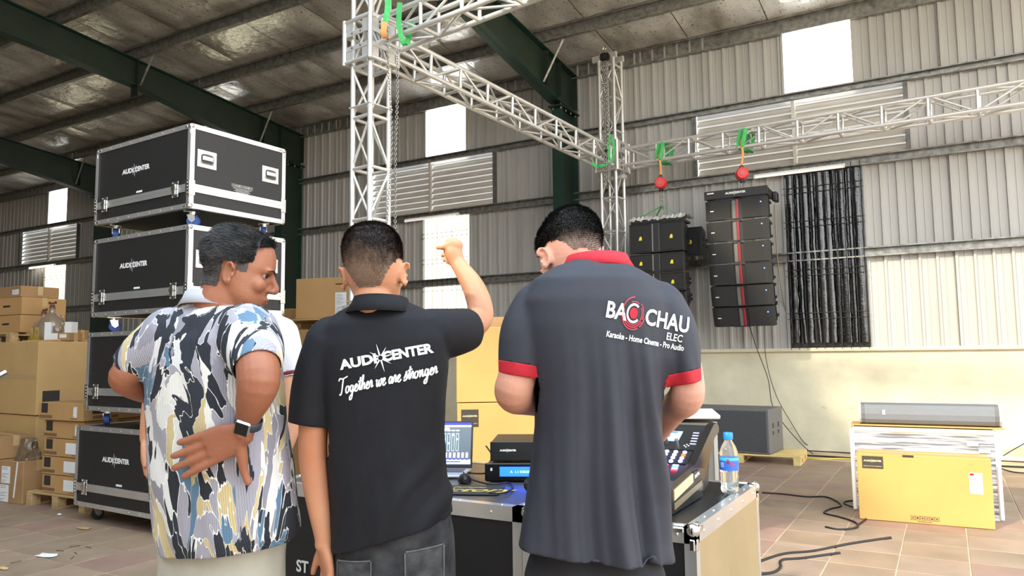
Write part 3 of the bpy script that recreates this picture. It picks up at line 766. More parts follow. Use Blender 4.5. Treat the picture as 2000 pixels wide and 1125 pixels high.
def case_handle(parent, at_, n, up=(0, 0, 1), w_=.17, h=.14):
    """recessed spring handle; n outward normal"""
    n = Vector(n); u = Vector(up).cross(n); Mx = plane_m(at_, u, up)
    b = MB().box((0, 0, .001), (w_, h, .005), bev=.002); 
    for (x, y) in [(sx_*w_*.42, sy_*h*.4) for sx_ in (-1, 1) for sy_ in (-1, 1)]+[(0, h*.42), (0, -h*.42)]: b.cyl((x, y, .002), (x, y, .007), .006, n=6)
    rim = [Vector((w_*.36*math.cos(a)/max(abs(math.cos(a)), abs(math.sin(a)))**.75, h*.3*math.sin(a)/max(abs(math.cos(a)), abs(math.sin(a)))**.75, .005)) for a in [2*PI*i/20 for i in range(20)]]
    b.tube(rim, .004, 6, closed=True)
    hd = b.xf(Mx).build('handle', M['chrome'], parent)
    MB().box((0, 0, .0045), (w_*.66, h*.56, .005)).xf(Mx).build('handle_dish', mat('dish_recess_shade', '4a4846', .35, .6), hd)  # flat plate, the shade of the recess put into its colour
    MB().box((0, .004, .013), (w_*.56, h*.30, .016), bev=.007).xf(Mx).build('grip', M['chrome'], hd)
def latch(parent, at_, n):
    n = Vector(n); u = Vector((0, 0, 1)).cross(n); Mx = plane_m(at_, u, (0, 0, 1))
    b = MB().box((0, 0, .001), (.085, .13, .004), bev=.0015)
    for (x, y) in [(sx_*.034, sy_*.055) for sx_ in (-1, 1) for sy_ in (-1, 0, 1)]: b.cyl((x, y, .002), (x, y, .007), .005, n=6)
    l = b.xf(Mx).build('latch', M['chrome'], parent)
    MB().box((0, .0, .011), (.04, .085, .012), bev=.004).prism([(-.022, -.012), (.022, -.012), (.028, .016), (-.028, .016)], 'z', .017, .021).xf(Mx).build('latch_wing', M['chrome'], l)
WORDS = textmb('www.     ', .01)
def flight_case(label, loc, rz, W_=1.365, D_=.93, H_=.67, group='black flight cases of the tall stack', logo=True, wheel='blue', wheels=True, mid=.16):
    t = thing('flight_case', label, 'flight case', loc, rz, group)
    g = .128 if wheels else 0; z0, z1 = g, g+H_; e = .038
    pr = [(0, 0, W_), (0, 1, W_)]
    MB().box((0, 0, (z0+z1)/2), (W_-.012, D_-.012, H_-.012)).build('panel', M['lam'], t)
    hx, hy = W_/2, D_/2; zm = z0+mid
    for y in (-hy, hy):
        for z in (z0+e/2, z1-e/2):
            s_ = 1 if y > 0 else -1; sz_ = 1 if z > zm else -1
            b = MB().prism([(y, z+sz_*e/2), (y, z-sz_*e/2), (y-s_*.004, z-sz_*e/2), (y-s_*.004, z+sz_*(e/2-.004)), (y-s_*e, z+sz_*(e/2-.004)), (y-s_*e, z+sz_*e/2)], 'x', -hx+.01, hx-.01)
            rivets(b, (-hx, y, z), (hx, y, z), 9, (0, s_, 0)); b.build('edge_rail', M['alur'], t)
        s_ = 1 if y > 0 else -1
        b = MB().prism([(y+s_*.004, zm-.030), (y+s_*.004, zm-.004), (y, zm-.002), (y, zm+.002), (y+s_*.004, zm+.004), (y+s_*.004, zm+.032), (y-s_*.004, zm+.032), (y-s_*.004, zm-.03)], 'x', -hx+.005, hx-.005)
        b.build('lid_rail', M['alur'], t)
    for x in (-hx, hx):
        s_ = 1 if x > 0 else -1
        for z in (z0+e/2, z1-e/2):
            sz_ = 1 if z > zm else -1
            b = MB().prism([(x, z+sz_*e/2), (x, z-sz_*e/2), (x-s_*.004, z-sz_*e/2), (x-s_*.004, z+sz_*(e/2-.004)), (x-s_*e, z+sz_*(e/2-.004)), (x-s_*e, z+sz_*e/2)], 'y', -hy+.01, hy-.01)
            rivets(b, (x, -hy, z), (x, hy, z), 6, (s_, 0, 0)); b.build('edge_rail', M['alur'], t)
        MB().prism([(x+s_*.004, zm-.030), (x+s_*.004, zm-.004), (x, zm-.002), (x, zm+.002), (x+s_*.004, zm+.004), (x+s_*.004, zm+.032), (x-s_*.004, zm+.032), (x-s_*.004, zm-.03)], 'y', -hy+.005, hy-.005).build('lid_rail', M['alur'], t)
        for y in (-hy, hy):
            sy_ = 1 if y > 0 else -1
            MB().prism([(x, y), (x-s_*e, y), (x-s_*e, y-sy_*.004), (x-s_*.004, y-sy_*.004), (x-s_*.004, y-sy_*e), (x, y-sy_*e)], 'z', z0+.01, z1-.01).build('edge_rail', M['alur'], t)
            for z, sz_ in ((z0+.018, -1), (z1-.018, 1)):
                b = MB(); ball_corner(b, x-s_*.016, y-sy_*.016, z, (s_, sy_, sz_), .023); b.build('ball_corner', M['chrome'], t)
            b = MB(); b.box((x-s_*.02, y+sy_*.003, zm), (.05, .008, .12), bev=.003).box((x+s_*.003, y-sy_*.02, zm), (.008, .05, .12), bev=.003)
            for zz in (-.04, -.013, .013, .04):
                b.cyl((x-s_*.02, y+sy_*.003, zm+zz), (x-s_*.02, y+sy_*.011, zm+zz), .008, .005, n=6).cyl((x+s_*.003, y-sy_*.02, zm+zz), (x+s_*.011, y-sy_*.02, zm+zz), .008, .005, n=6)
            b.build('corner_brace', M['chrome'], t)
    for x in (-hx+.17, hx-.18): latch(t, (x, -hy-.003, zm+.002), (0, -1, 0))
    for y in (-hy+.15, hy-.16): case_handle(t, (hx-.004, y, z0+H_*.61), (1, 0, 0))
    if logo:
        audio_logo(.40).xf(plane_m((-.07, -hy+.004, z0+H_*.61), (1, 0, 0), (0, 0, 1))).build('logo', M['white'], t)
        MB().box((-.01, -hy+.005, zm+.055), (.085, .002, .016), bev=.0008).build('small_badge', M['white'], t)
        b = MB(); 
        for k in range(7):
            x = -.09+.03*k
            for (dx, dy, w2, h2) in ((0, .012, .026, .002), (0, -.012, .026, .002), (-.012, 0, .002, .026), (.012, 0, .002, .026)): b.box((x+dx, dy, 0), (w2, h2, .001))
            b.box((x, 0, 0), (.006+.004*(k % 3), .012, .001))
        for k, (w2, yy) in enumerate(((.18, -.022), (.13, -.032), (.16, -.042), (.12, -.052))): b.box((.0, yy, 0), (w2, .004, .001))
        b.xf(plane_m((hx-.002, .02, zm+.09), (0, 1, 0), (0, 0, 1))).build('marking', mat('faint_print', 'b9b7b2', .6), t)
    if wheels:
        wm2 = M['blue'] if wheel == 'blue' else M['rubber']
        for x in (-hx+.16, hx-.12):
            for y in (-hy+.11, hy-.13): caster(t, x, y, z0, wm2, random.choice((0, .6, 1.2, 2.5)) if wheel == 'blue' else 1.4, .047)
    return t
RC = math.radians(-2.5)
def cc(x, y): return Vector((x, y, 0))
base = Vector((-5.658, 4.14, 0))
flight_case('topmost black flight case of the tall stack, aluminium edges, white star logo', (base.x-.0, base.y, 2.40), RC)
flight_case('second black flight case from the top of the tall stack', (base.x+.01, base.y, 1.60), RC)
flight_case('third black flight case from the top, behind the raised left elbow', (base.x-.13, base.y+.06, .80), RC)
flight_case('bottom black flight case standing on the floor on black casters', (base.x-.17, base.y+.02, 0), RC, wheel='black')

# ================================================================== cartons
def carton(label, loc, rz, w_, d, h, m, group=None, tape='x', stickers=(), flaps=False, bev=.004, cat='box', name='cardboard_box', tilt=None, taper=0):
    """origin at the middle of the base; front face is -y"""
    t = thing(name, label, cat, loc, rz, group, rot=tilt)
    b = MB(); n = 5; vs = []
    b.box((0, 0, h/2), (w_, d, h-.003), bev=bev); b.build('body', M[m], t)
    if not flaps:
        g = .0016
        if tape == 'x':
            MB().box((0, 0, h), (w_*.998, .055, g)).box((w_/2, 0, h-.05), (g, .055, .1)).box((-w_/2, 0, h-.05), (g, .055, .1)).build('tape', M['tape'], t)
            MB().box((0, -.001, h-.0005), (w_*.99, .003, .002)).build('flap_seam', M['printf'], t)
        elif tape == 'y': MB().box((0, 0, h), (.055, d*.998, g)).box((0, -d/2, h-.05), (.055, g, .1)).build('tape', M['tape'], t)
        elif tape == 'front': MB().box((0, -d/2, h*.52), (w_*.998, g*2, .05)).build('tape', M['tape'], t)
    else:
        for s_ in (-1, 1):
            MB().box((0, s_*(d/2+.0), h+.07), (w_*.97, .005, .15), rot=Matrix.Rotation(s_*-.25, 3, 'X')).build('flap', M[m], t)
            MB().box((s_*(w_/2), 0, h+.05), (.005, d*.9, .11), rot=Matrix.Rotation(s_*.5, 3, 'Y')).build('flap', M[m], t)
    for st in stickers:
        f, u, v, sw, sh, mm = st[:6]; rr = st[6] if len(st) > 6 else 0
        if f == 'f': Mx = plane_m((-w_/2+u*w_, -d/2-.0012, v*h), (1, 0, 0), (0, 0, 1))
        elif f == 'r': Mx = plane_m((w_/2+.0012, -d/2+u*d, v*h), (0, 1, 0), (0, 0, 1))
        elif f == 'l': Mx = plane_m((-w_/2-.0012, d/2-u*d, v*h), (0, -1, 0), (0, 0, 1))
        else: Mx = plane_m((-w_/2+u*w_, -d/2+v*d, h+.0012), (1, 0, 0), (0, 1, 0))
        Mx = Mx @ Matrix.Rotation(rr, 4, 'Z')
        if mm == 'logo':
            o = MB().box((0, 0, 0), (sw, sh, .001), bev=.0004).xf(Mx).build('label', mat('label_brown', '40382c', .6), t)
            audio_logo(sw*.86).xf(Mx @ Matrix.Translation((0, sh*.12, .0009))).build('logo', mat('label_print', 'cfc3a0', .6), o)
            textmb('Balanced Active Speakers', sw*.085, 0, 0).xf(Mx @ Matrix.Translation((0, -sh*.3, .0009))).build('lettering', mat('label_print', 'cfc3a0', .6), o)
        elif mm == 'icons':
            b = MB()
            k = max(3, int(sw/sh)); s_ = sw/k
            for i in range(k):
                x = -sw/2+s_*(i+.5)
                for (dx, dy, w2, h2) in ((0, sh*.46, s_*.9, sh*.07), (0, -sh*.46, s_*.9, sh*.07), (-s_*.42, 0, s_*.07, sh), (s_*.42, 0, s_*.07, sh)): b.box((x+dx, dy, 0), (w2, h2, .0006))
                if i % 3 == 0: b.box((x-s_*.1, 0, 0), (s_*.1, sh*.6, .0006)).box((x+s_*.12, 0, 0), (s_*.1, sh*.6, .0006))
                elif i % 3 == 1: b.cyl((x, 0, -.0003), (x, 0, .0003), s_*.24, n=8)
                else: b.prism([(x-s_*.26, -sh*.1), (x+s_*.26, -sh*.1), (x, sh*.3)], 'z', -.0003, .0003).box((x, -sh*.22, 0), (s_*.07, sh*.24, .0006))
            b.box((0, -sh*.85, 0), (sw*.5, sh*.12, .0006))
            b.xf(Mx).build('printed_marks', M['print'], t)
        elif mm == 'check':
            b = MB(); s_ = sw
            for (dx, dy, w2, h2) in ((0, s_*.46, s_, s_*.08), (0, -s_*.46, s_, s_*.08), (-s_*.46, 0, s_*.08, s_), (s_*.46, 0, s_*.08, s_)): b.box((dx, dy, 0), (w2, h2, .0006))
            b.prism([(-s_*.3, 0), (-s_*.2, s_*.08), (-s_*.1, -s_*.08), (s_*.25, s_*.3), (s_*.3, s_*.22), (-s_*.08, -s_*.26)], 'z', -.0003, .0004)
            b.xf(Mx).build('tick_mark', M['print'], t)
        elif mm == 'paper':
            o = MB().box((0, 0, 0), (sw, sh, .0009)).xf(Mx).build('paper_label', M['paper'], t)
            b = MB(); n = max(3, int(sh/.016))
            random.seed(int(sw*1000+sh*777))
            for i in range(n):
                y = sh*.42-sh*.84*i/(n-1); L_ = sw*random.uniform(.3, .85)
                if random.random() < .8: b.box((-sw*.43+L_/2, y, .0009), (L_, min(.004, sh*.05), .0006))
            b.xf(Mx).build('label_print', mat('label_ink', '77736c', .7), o)
        elif mm == 'courier':
            o = MB().box((0, 0, 0), (sw, sh, .0009)).xf(Mx).build('paper_label', M['paper'], t)
            MB().box((-sw*.28, sh*.42, .001), (sw*.3, sh*.1, .0008)).xf(Mx).build('red_mark', M['red'], o)
            b = MB()
            for i, L_ in enumerate((.6, .75, .5, .0, .4, .65, .0, .5)):
                if L_: b.box((-sw*.42+sw*L_/2, sh*(.28-.09*i), .0009), (sw*L_, sh*.018, .0006))
            b.xf(Mx).build('label_print', mat('label_ink', '77736c', .7), o)
        else:
            MB().box((0, 0, 0), (sw, sh, .0012), bev=.0004).xf(Mx).build('sticker', M[mm], t)
    return t
def pallet(label, loc, rz, w_, d, m='wood', h=.13):
    t = thing('wooden_pallet', label, 'pallet', loc, rz)
    for k in range(5): MB().box((0, -d/2+.045+(d-.09)*k/4, h-.009), (w_, .085, .018), bev=.002).build('top_board', M[m], t)
    for x in (-w_/2+.04, 0, w_/2-.04):
        MB().box((x, 0, h-.027), (.09, d, .016)).build('stringer_board', M[m], t)
        for y in (-d/2+.045, 0, d/2-.045): MB().box((x, y, h/2-.01), (.085, .09, h-.05), bev=.003).build('block', M[m], t)
        MB().box((x, 0, .008), (.085, d, .015)).build('bottom_board', M[m], t)
    return t
# five matching cartons on a pallet beside the flight cases
R5 = math.radians(2)
pallet('small worn wooden pallet under the stack of five cartons', (-7.18, 4.32, 0), R5, .90, .82)
g5 = 'identical small cartons stacked on the pallet'
tops = ['topmost carton of the small stack, turned a little, beside the third flight case', 'second carton down in the small stack with a narrow white slip', 'middle carton of the small stack with a wide white slip', 'fourth carton down in the small stack with a wide white slip', 'lowest carton of the small stack, resting on the pallet']
for k in range(5):
    z = .131+.168*(4-k)
    dark = [('f', .15, .74, .085, .07, 'print')]; dark = [('f', .13, .70, .10, .085, 'labeld')]
    st = [('f', .14, .68, .10, .09, 'labeld'), ('f', .17, .2, .2, .028, 'printf'), ('f', .83, .5, .055, .10, 'paper') if k < 2 else ('f', .72, .5, .20, .10, 'paperl'), ('f', .80, .14, .1, .008, 'printf')]
    M.setdefault('labeld', mat('label_dark', '33302c', .6)); M.setdefault('paperl', M['paper'])
    if k == 0:
        st = st+[('r', .22, .66, .10, .09, 'labeld'), ('r', .35, .2, .25, .028, 'printf')]
        carton(tops[k], (-7.14, 4.22, z), R5, .69, .62, .165, 'card', g5, 'x', st)
    else:
        carton(tops[k], (-7.13+.012*((k*7) % 3-1), 4.24, z), R5+.01*(k % 2), .61, .60, .165, 'card', g5, 'x', st)
# two big cartons at the left
carton('huge brown carton at the left, upper of two, with pale tape across its front', (-8.75, 4.85, .80), math.radians(-2), 1.42, 1.3, .76, 'cardl', None, 'front', [('r', .11, .16, .17, .25, 'labeld'), ('r', .5, .6, .3, .01, 'tape')])
carton('huge brown carton at the left, lower of two, behind the small floor boxes', (-8.78, 4.86, .0), math.radians(-1), 1.42, 1.3, .795, 'cardl', None, 'x', [])
# small floor boxes at the bottom left
carton('open brown carton with two white labels on the floor at the far left edge', (-8.02, 4.0, 0), math.radians(4), .72, .30, .40, 'cardd', None, 'x', [('f', .62, .66, .14, .16, 'paper'), ('f', .60, .22, .14, .16, 'paper'), ('f', .84, .56, .022, .34, 'paperl', -.12)])
carton('small carton with white labels lying on the floor box at the left edge', (-8.35, 4.02, .402), math.radians(-6), .66, .28, .22, 'cardd', None, 'x', [('f', .78, .72, .18, .07, 'paper'), ('f', .72, .25, .20, .06, 'paper')])
# crumpled brown plastic bag
t = thing('crumpled_bag', 'crumpled brown plastic wrap stuffed between carton and small stack', 'bag', (-7.82, 4.0, .402))
b = MB(); rings = []
for i in range(9):
    z = i/8*.2; r = .14*(1-.45*(i/8)); rings.append([Vector((r*math.cos(a)*(1+.45*noise.noise(Vector((math.cos(a)*2.5, math.sin(a)*2.5, z*14)))), r*.7*math.sin(a)*(1+.4*noise.noise(Vector((a, z*12, 4)))), z)) for a in [2*PI*j/18 for j in range(18)]])
b.loft(rings, smooth=False).build('wrap', mat('brown_plastic', '6f5c45', .28, 0, .3, 12, .3, 40), t)
# things standing on the big carton
carton('pale board lying on top of the big left carton', (-8.45, 4.62, 1.561), math.radians(5), .6, .5, .02, 'cardl', None, 'none', [], cat='board', name='cardboard_sheet')
pallet('wooden pallet lying on the big cartons at the left edge', (-9.36, 4.70, 1.562), math.radians(2), .85, .8, 'wood', .11)
gl = 'cartons stacked on the high left pallet'
carton('lower carton with a hand slot, stacked on the high left pallet', (-9.27, 4.66, 1.674), math.radians(2), .66, .5, .20, 'card', gl, 'x', [('f', .55, .5, .14, .022, 'labeld')])
carton('upper carton with a hand slot, stacked on the high left pallet', (-9.27, 4.66, 1.876), math.radians(3), .66, .5, .20, 'card', gl, 'x', [('f', .55, .5, .14, .022, 'labeld')])
carton('small top carton with a white label at the far left', (-9.25, 4.65, 2.078), math.radians(0), .52, .42, .13, 'cardd', gl, 'x', [('f', .78, .45, .14, .06, 'paper')])
carton('pale carton cut by the left edge of the picture', (-9.72, 4.62, 1.674), math.radians(0), .30, .45, .40, 'cardl', gl, 'x', [])
# glass demijohns
gm = mat('demijohn_glass', '8d7a66', .12, 0, .15, 6, spec=.9, coat=.5)
for (px, d_, s_, lb) in ((100, 8.35, 1.0, 'large brown glass demijohn with a tap, in a white box on the big carton'), (84, 8.5, .85, 'smaller brown glass demijohn behind, beside the stacked cartons')):
    p = at(px, 660, d_); p.z = 1.565 if s_ == 1 else 1.565
    t = thing('demijohn', lb, 'bottle', tuple(p))
    prof = [(.12, 0), (.15, .02), (.158, .10), (.15, .18), (.11, .26), (.05, .31), (.032, .33), (.03, .37), (.036, .385)]
    MB().loft([[Vector((r*s_*math.cos(a), r*s_*math.sin(a), z*s_)) for a in [2*PI*j/24 for j in range(24)]] for r, z in prof]).build('glass', gm, t)
    MB().cyl((0, 0, .38*s_), (0, 0, .42*s_), .03, .022, n=12).box((0, 0, .435*s_), (.13*s_, .02, .014)).cyl((-.06*s_, 0, .44*s_), (-.06*s_, 0, .455*s_), .012).cyl((.06*s_, 0, .44*s_), (.06*s_, 0, .455*s_), .012).build('tap', mat('dark_red', '5b2424', .5), t)
    b = MB()
    for k in range(5): b.cyl((-.05+.025*k, -.158*s_, .02), (-.03+.012*k, -.15*s_, .16), .004, n=5)
    b.build('yellow_straps', mat('strap_yellow', 'b99a35', .6), t)
p = at(112, 668, 8.05); p.z = 1.583
t = thing('display_tray', 'white cut-out cardboard tray holding the glass demijohn', 'tray', (p.x, p.y, 1.583), math.radians(24))
MB().prism([(-.155, 0), (.155, 0), (.155, .19), (.08, .19), (.08, .07), (-.08, .07), (-.08, .19), (-.155, .19)], 'y', -.003, .003).build('front_panel', M['paper'], t)
for x in (-.155, .155): MB().box((x, .05, .095), (.005, .1, .19)).build('side_panel', M['paper'], t)
for (px, d_, w_, h_, lb) in ((147, 8.3, .18, .13, 'small white and brown carton on the big carton beside the flight cases'), (137, 8.0, .14, .09, 'tiny open brown carton in front of the small white one')):
    p = at(px, 660, d_); carton(lb, (p.x, p.y, 1.563), math.radians(20), w_, .2, h_, 'cardd', None, 'x', [('f', .5, .6, w_*.6, .04, 'paper')])
# cartons glimpsed behind the flight cases
carton('light brown carton seen through the gap under the second flight case', (-7.1, 6.35, 1.30), 0, 1.35, .6, .62, 'card', None, 'x')
carton('plain carton below, hidden mostly by the flight cases', (-7.1, 6.35, .0), 0, 1.5, .9, 1.29, 'card', None, 'x')
t = carton('flat carton seen between third and bottom flight cases', (-6.35, 5.12, .62), 0, .9, .5, .22, 'card', None, 'x')
carton('plain carton under the flat one behind the flight cases', (-6.35, 5.12, .0), 0, .9, .6, .61, 'card', None, 'x')
# right of the flight cases: carton on pallet on a large carton
P0 = at(596, 640, 8.0)
carton('large brown carton behind the flight cases carrying a pallet', (-5.74, 6.12, 0), math.radians(8), .96, .8, 1.655, 'card', None, 'x')
pallet('pale pallet on the large carton right of the flight cases', (-5.70, 6.10, 1.657), math.radians(12), .98, .78, 'wood', .11)
carton('brown carton with a white shipping label standing on the pallet', (-5.74, 6.04, 1.77), math.radians(14), .64, .55, .43, 'card', None, 'x', [('f', .84, .32, .13, .26, 'paper'), ('f', .84, .83, .13, .012, 'print')])

# big yellow cartons behind the desk
RY = math.radians(33)
cb = at(893, 800, 4.95)
ux = Vector((math.cos(RY), math.sin(RY), 0)); uy = Vector((-ux.y, ux.x, 0))
c0 = Vector((cb.x, cb.y, 0))+ux*.42+uy*.30
carton('lower tall yellow-brown carton behind the desk with a dark logo label', (c0.x, c0.y, 0), RY, .84, .62, 1.048, 'cardy', None, 'x', [('f', .0, 0, 0.001, .001, 'print'), ('f', .10, .905, .115, .115, 'logo'), ('f', .93, .83, .045, .055, 'paper'), ('f', .86, .965, .1, .02, 'paper')])
c1 = Vector((cb.x, cb.y, 0))+ux*.405+uy*.33
carton('upper big yellow-brown carton behind the desk, under the raised arm', (c1.x, c1.y, 1.05), RY+.02, .83, .64, .505, 'cardy', None, 'x', [('f', .40, .22, .14, .035, 'icons'), ('l', .86, .18, .04, .04, 'check')])
carton('brown carton peeping over the big yellow cartons', (c1.x+uy.x*.68+ux.x*.12, c1.y+uy.y*.68+ux.y*.12, 0), RY+.03, .8, .5, 1.66, 'card', None, 'x')
c2 = Vector((cb.x, cb.y, 0))+ux*1.15+uy*.36
carton('narrow carton with printed lines right of the yellow cartons', (c2.x, c2.y, 0), RY, .5, .5, .97, 'cardy', None, 'x', [('f', .2, .92, .2, .004, 'print'), ('f', .2, .80, .2, .004, 'print'), ('f', .2, .66, .16, .004, 'print'), ('f', .2, .60, .08, .03, 'icons')])

# ================================================================== desk of two road cases
def desk(label, x0, x1, y0, y1, top, topm, front, right, corner=False, name='road_case'):
    t = thing(name, label, 'flight case', ((x0+x1)/2, (y0+y1)/2, 0))
    w_, d = x1-x0, y1-y0; hx, hy = w_/2, d/2
    MB().box((0, 0, top/2-.0), (w_-.012, d-.012, top-.05)).build('panel', front, t)
    MB().box((0, 0, top-.006), (w_-.07, d-.07, .006)).build('top_panel', topm, t)
    if right:
        MB().box((hx-.004, 0, top/2-.0), (.006, d-.07, top-.1)).build('side_panel', right, t)
    for y in (-hy, hy):
        s_ = 1 if y > 0 else -1
        b = MB().prism([(y, top), (y, top-.055), (y-s_*.004, top-.055), (y-s_*.004, top-.004), (y-s_*.04, top-.004), (y-s_*.04, top)], 'x', -hx, hx)
        rivets(b, (-hx, y, top-.028), (hx, y, top-.028), 5, (0, s_, 0), .007); rivets(b, (-hx, y-s_*.02, top), (hx, y-s_*.02, top), 7, (0, 0, 1), .005); b.build('edge_rail', M['alur'], t)
    for x in (-hx, hx):
        s_ = 1 if x > 0 else -1
        b = MB().prism([(x, top), (x, top-.055), (x-s_*.004, top-.055), (x-s_*.004, top-.004), (x-s_*.04, top-.004), (x-s_*.04, top)], 'y', -hy, hy)
        rivets(b, (x, -hy, top-.028), (x, hy, top-.028), 5, (s_, 0, 0), .007); rivets(b, (x-s_*.02, -hy, top), (x-s_*.02, hy, top), 8, (0, 0, 1), .005); b.build('edge_rail', M['alur'], t)
        for y in (-hy, hy):
            sy_ = 1 if y > 0 else -1
            MB().prism([(x, y), (x-s_*.04, y), (x-s_*.04, y-sy_*.004), (x-s_*.004, y-sy_*.004), (x-s_*.004, y-sy_*.04), (x, y-sy_*.04)], 'z', .1, top).build('edge_rail', M['alur'], t)
            if corner:
                b = MB(); ball_corner(b, x-s_*.014, y-sy_*.014, top-.014, (s_, sy_, 1), .024); b.build('ball_corner', M['chrome'], t)
                for k in range(4): pass
            caster(t, x-s_*.12, y-sy_*.1, .128, M['rubber'], 1.2, .045)
    return t
topg = mat('brushed_grey_top', '5c5b59', .35, .5, .12, 5, .05)
panelb = mat('black_case_panel', '1c1c1d', .5, 0, .1, 60, .15, 200)
sidem = mat('side_floor_reflection', 'a08a64', .5, .1, .1, 3, .05)  # yellow reflection of the sunlit floor painted into the side colour
DT = .80
dk1 = desk('low black road case with a brushed metal top, carrying laptop and amplifiers', -2.74, -1.395, 2.455, 3.39, DT, topg, panelb, None)
textmb('ST', .07, .002).xf(plane_m((-.45, -.466, .44), (1, 0, 0), (0, 0, 1))).build('lettering', M['white'], dk1)
dk2 = desk('black topped road case with ball corners, carrying the mixing console', -1.385, -.735, 2.44, 3.37, DT, mat('black_top', '131313', .38, 0, .1, 20), panelb, sidem, True)
for k, z in enumerate((.50, .36)): pass
b = MB().box((0, 0, 0), (.10, .14, .0012)); b.xf(plane_m((.326, -.30, .42), (0, 1, 0), (0, 0, 1))).build('paper_sticker', M['paper'], dk2)
b = MB().box((0, 0, 0), (.10, .10, .0012)); b.xf(plane_m((.326, -.30, .26), (0, 1, 0), (0, 0, 1))).build('paper_sticker', M['paper'], dk2)
T_ = DT+.0005
def dp(px, py): # a point on the desk top
    r = ray(px, py); k = (T_-CAMH)/r.z; return CAMP+r*k
# laptop
q = dp(903, 925); RL = math.radians(24)
t = thing('laptop', 'open silver laptop showing a mixing program with faders', 'laptop', (q.x-.16, q.y+.02, T_), RL)
sil = mat('silver_body', 'a9abad', .35, .6)
MB().box((0, -.11, .007), (.34, .23, .013), bev=.004).build('base', sil, t)
MB().box((0, -.08, .0142), (.29, .10, .002)).build('keyboard', M['blackp'], t)
lean = math.radians(14)
Ms = Matrix.Translation((0, .012, .012)) @ Matrix.Rotation(-lean, 4, 'X')
sc_ = MB().box((0, 0, .115), (.34, .008, .23), bev=.003).xf(Ms).build('lid', M['blackp'], t)
def flat(b_, x, z, w_, h_, lift=0): b_.box((x, -.0045-lift, z), (w_, .0006, h_)); return b_
def em(n, c, e_): return mat(n, c, .4, emit=c, es=e_)
flat(MB(), 0, .118, .322, .205).xf(Ms).build('screen', em('scr_bg', '4a5560', .8), sc_)
flat(MB(), 0, .216, .322, .012, .0004).xf(Ms).build('title_bar', em('scr_blue', '2a2fc8', .9), sc_)
b = MB(); flat(b, 0, .205, .322, .009, .0004); flat(b, 0, .030, .322, .022, .0004); flat(b, -.05, .192, .2, .01, .0004)
for k in range(12): flat(b, -.15+.022*k, .183, .017, .006, .0004)
b.xf(Ms).build('menu_strip', em('scr_white', 'cfd6e8', .95), sc_)
b = MB()
for k in range(12):
    x = -.15+.022*k
    flat(b, x-.006, .125, .002, .085, .0005); flat(b, x+.006, .125, .002, .085, .0005); flat(b, x, .168, .013, .003, .0005); flat(b, x, .083, .013, .003, .0005); flat(b, x, .14+.02*((k*5) % 3-1), .013, .008, .0007)
b.xf(Ms).build('fader_graphics', em('scr_cyan', 'a8d4de', .9), sc_)
b = MB()
for k in range(15): flat(b, -.152+.021*k, .062, .012, .026, .0005)
b.xf(Ms).build('meter_graphics', em('scr_pink', 'c9a5bb', .8), sc_)
b = MB()
for k in range(15): flat(b, -.152+.021*k, .042, .012, .008, .0006)
flat(b, .05, .03, .12, .006, .0007); b.xf(Ms).build('button_graphics', em('scr_blue2', '3847d6', .9), sc_)
# mouse on a patterned mat
q = dp(930, 958)
t = thing('mouse_mat', 'dark mouse mat printed with yellow calligraphic strokes', 'mouse mat', (q.x-.04, q.y-.015, T_), math.radians(22))
MB().box((0, 0, .0015), (.30, .20, .003), bev=.001).build('mat', mat('mat_dark', '2b2a2b', .7), t)
textmb('Victory', .11, .001, .5, sx=1.15).xf(Matrix.Translation((.0, -.01, .0035))).build('calligraphy', mat('mat_yellow', 'd9b94a', .6), t)
textmb('~~~', .08, .001, .3).xf(Matrix.Translation((.0, .055, .0035))).build('flourish', mat('mat_yellow', 'd9b94a', .6), t)
q = dp(905, 942)
t = thing('computer_mouse', 'black computer mouse on the patterned mat', 'mouse', (q.x, q.y+.01, T_+.004), math.radians(40))
rings = []
for i in range(9):
    u = i/8; ww = .031*math.sin(PI*min(.97, max(.05, u)))**.5; hh = .036*math.sin(PI*min(.96, u*.85+.1))**.7
    rings.append([Vector((ww*math.cos(a), -.055+.11*u, max(0, hh*math.sin(a)))) for a in [2*PI*j/16 for j in range(16)]])
MB().loft(rings).build('shell', M['blackp'], t); MB().box((0, .035, .031), (.006, .02, .008), bev=.002).build('scroll_wheel', M['rubber'], t)
# amplifier pair
q = dp(925, 934); RA = math.radians(26)
t = thing('rack_processor', 'black rack unit with a glowing blue display, under the other unit', 'amplifier', (q.x+.245, q.y+.20, T_), RA)
MB().box((0, 0, .042), (.48, .32, .070), bev=.006).build('chassis', M['blackp'], t)
MB().box((0, -.163, .042), (.49, .012, .082), bev=.008).build('face_plate', mat('gloss_black', '0d0d0f', .25), t)
MB().box((-.085, -.1702, .045), (.185, .002, .042)).build('display', em('lcd_blue', '1f5cff', 2.6), t)
textmb('A  1.1 0:00:00', .016, 0).xf(plane_m((-.085, -.1716, .044), (1, 0, 0), (0, 0, 1))).build('display_text', em('lcd_text', 'a9c8ff', 3), t)
b = MB()
for i in range(2):
    for j in range(4): b.box((.045+.022*i, -.17, .025+.013*j), (.007, .003, .005))
b.box((-.215, -.17, .055), (.008, .003, .012)).build('buttons', M['white'], t)
MB().tube([(.10, -.171, .07), (.13, -.171, .06), (.16, -.171, .05), (.20, -.171, .05)], .002, 5).tube([(.10, -.171, .014), (.13, -.171, .024), (.16, -.171, .034), (.20, -.171, .034)], .002, 5).build('trim_line', M['galvd'], t)
MB().cyl((.215, -.168, .042), (.215, -.185, .042), .026, n=20).build('dial', M['blackp'], t)
b = MB()
for a in (.6, 1.6, 2.6, 3.6, 4.6, 5.6): b.sphere((.215+.018*math.cos(a), -.186, .042+.018*math.sin(a)), .003, nu=6, nv=4)
b.build('dial_lights', M['led'], t)
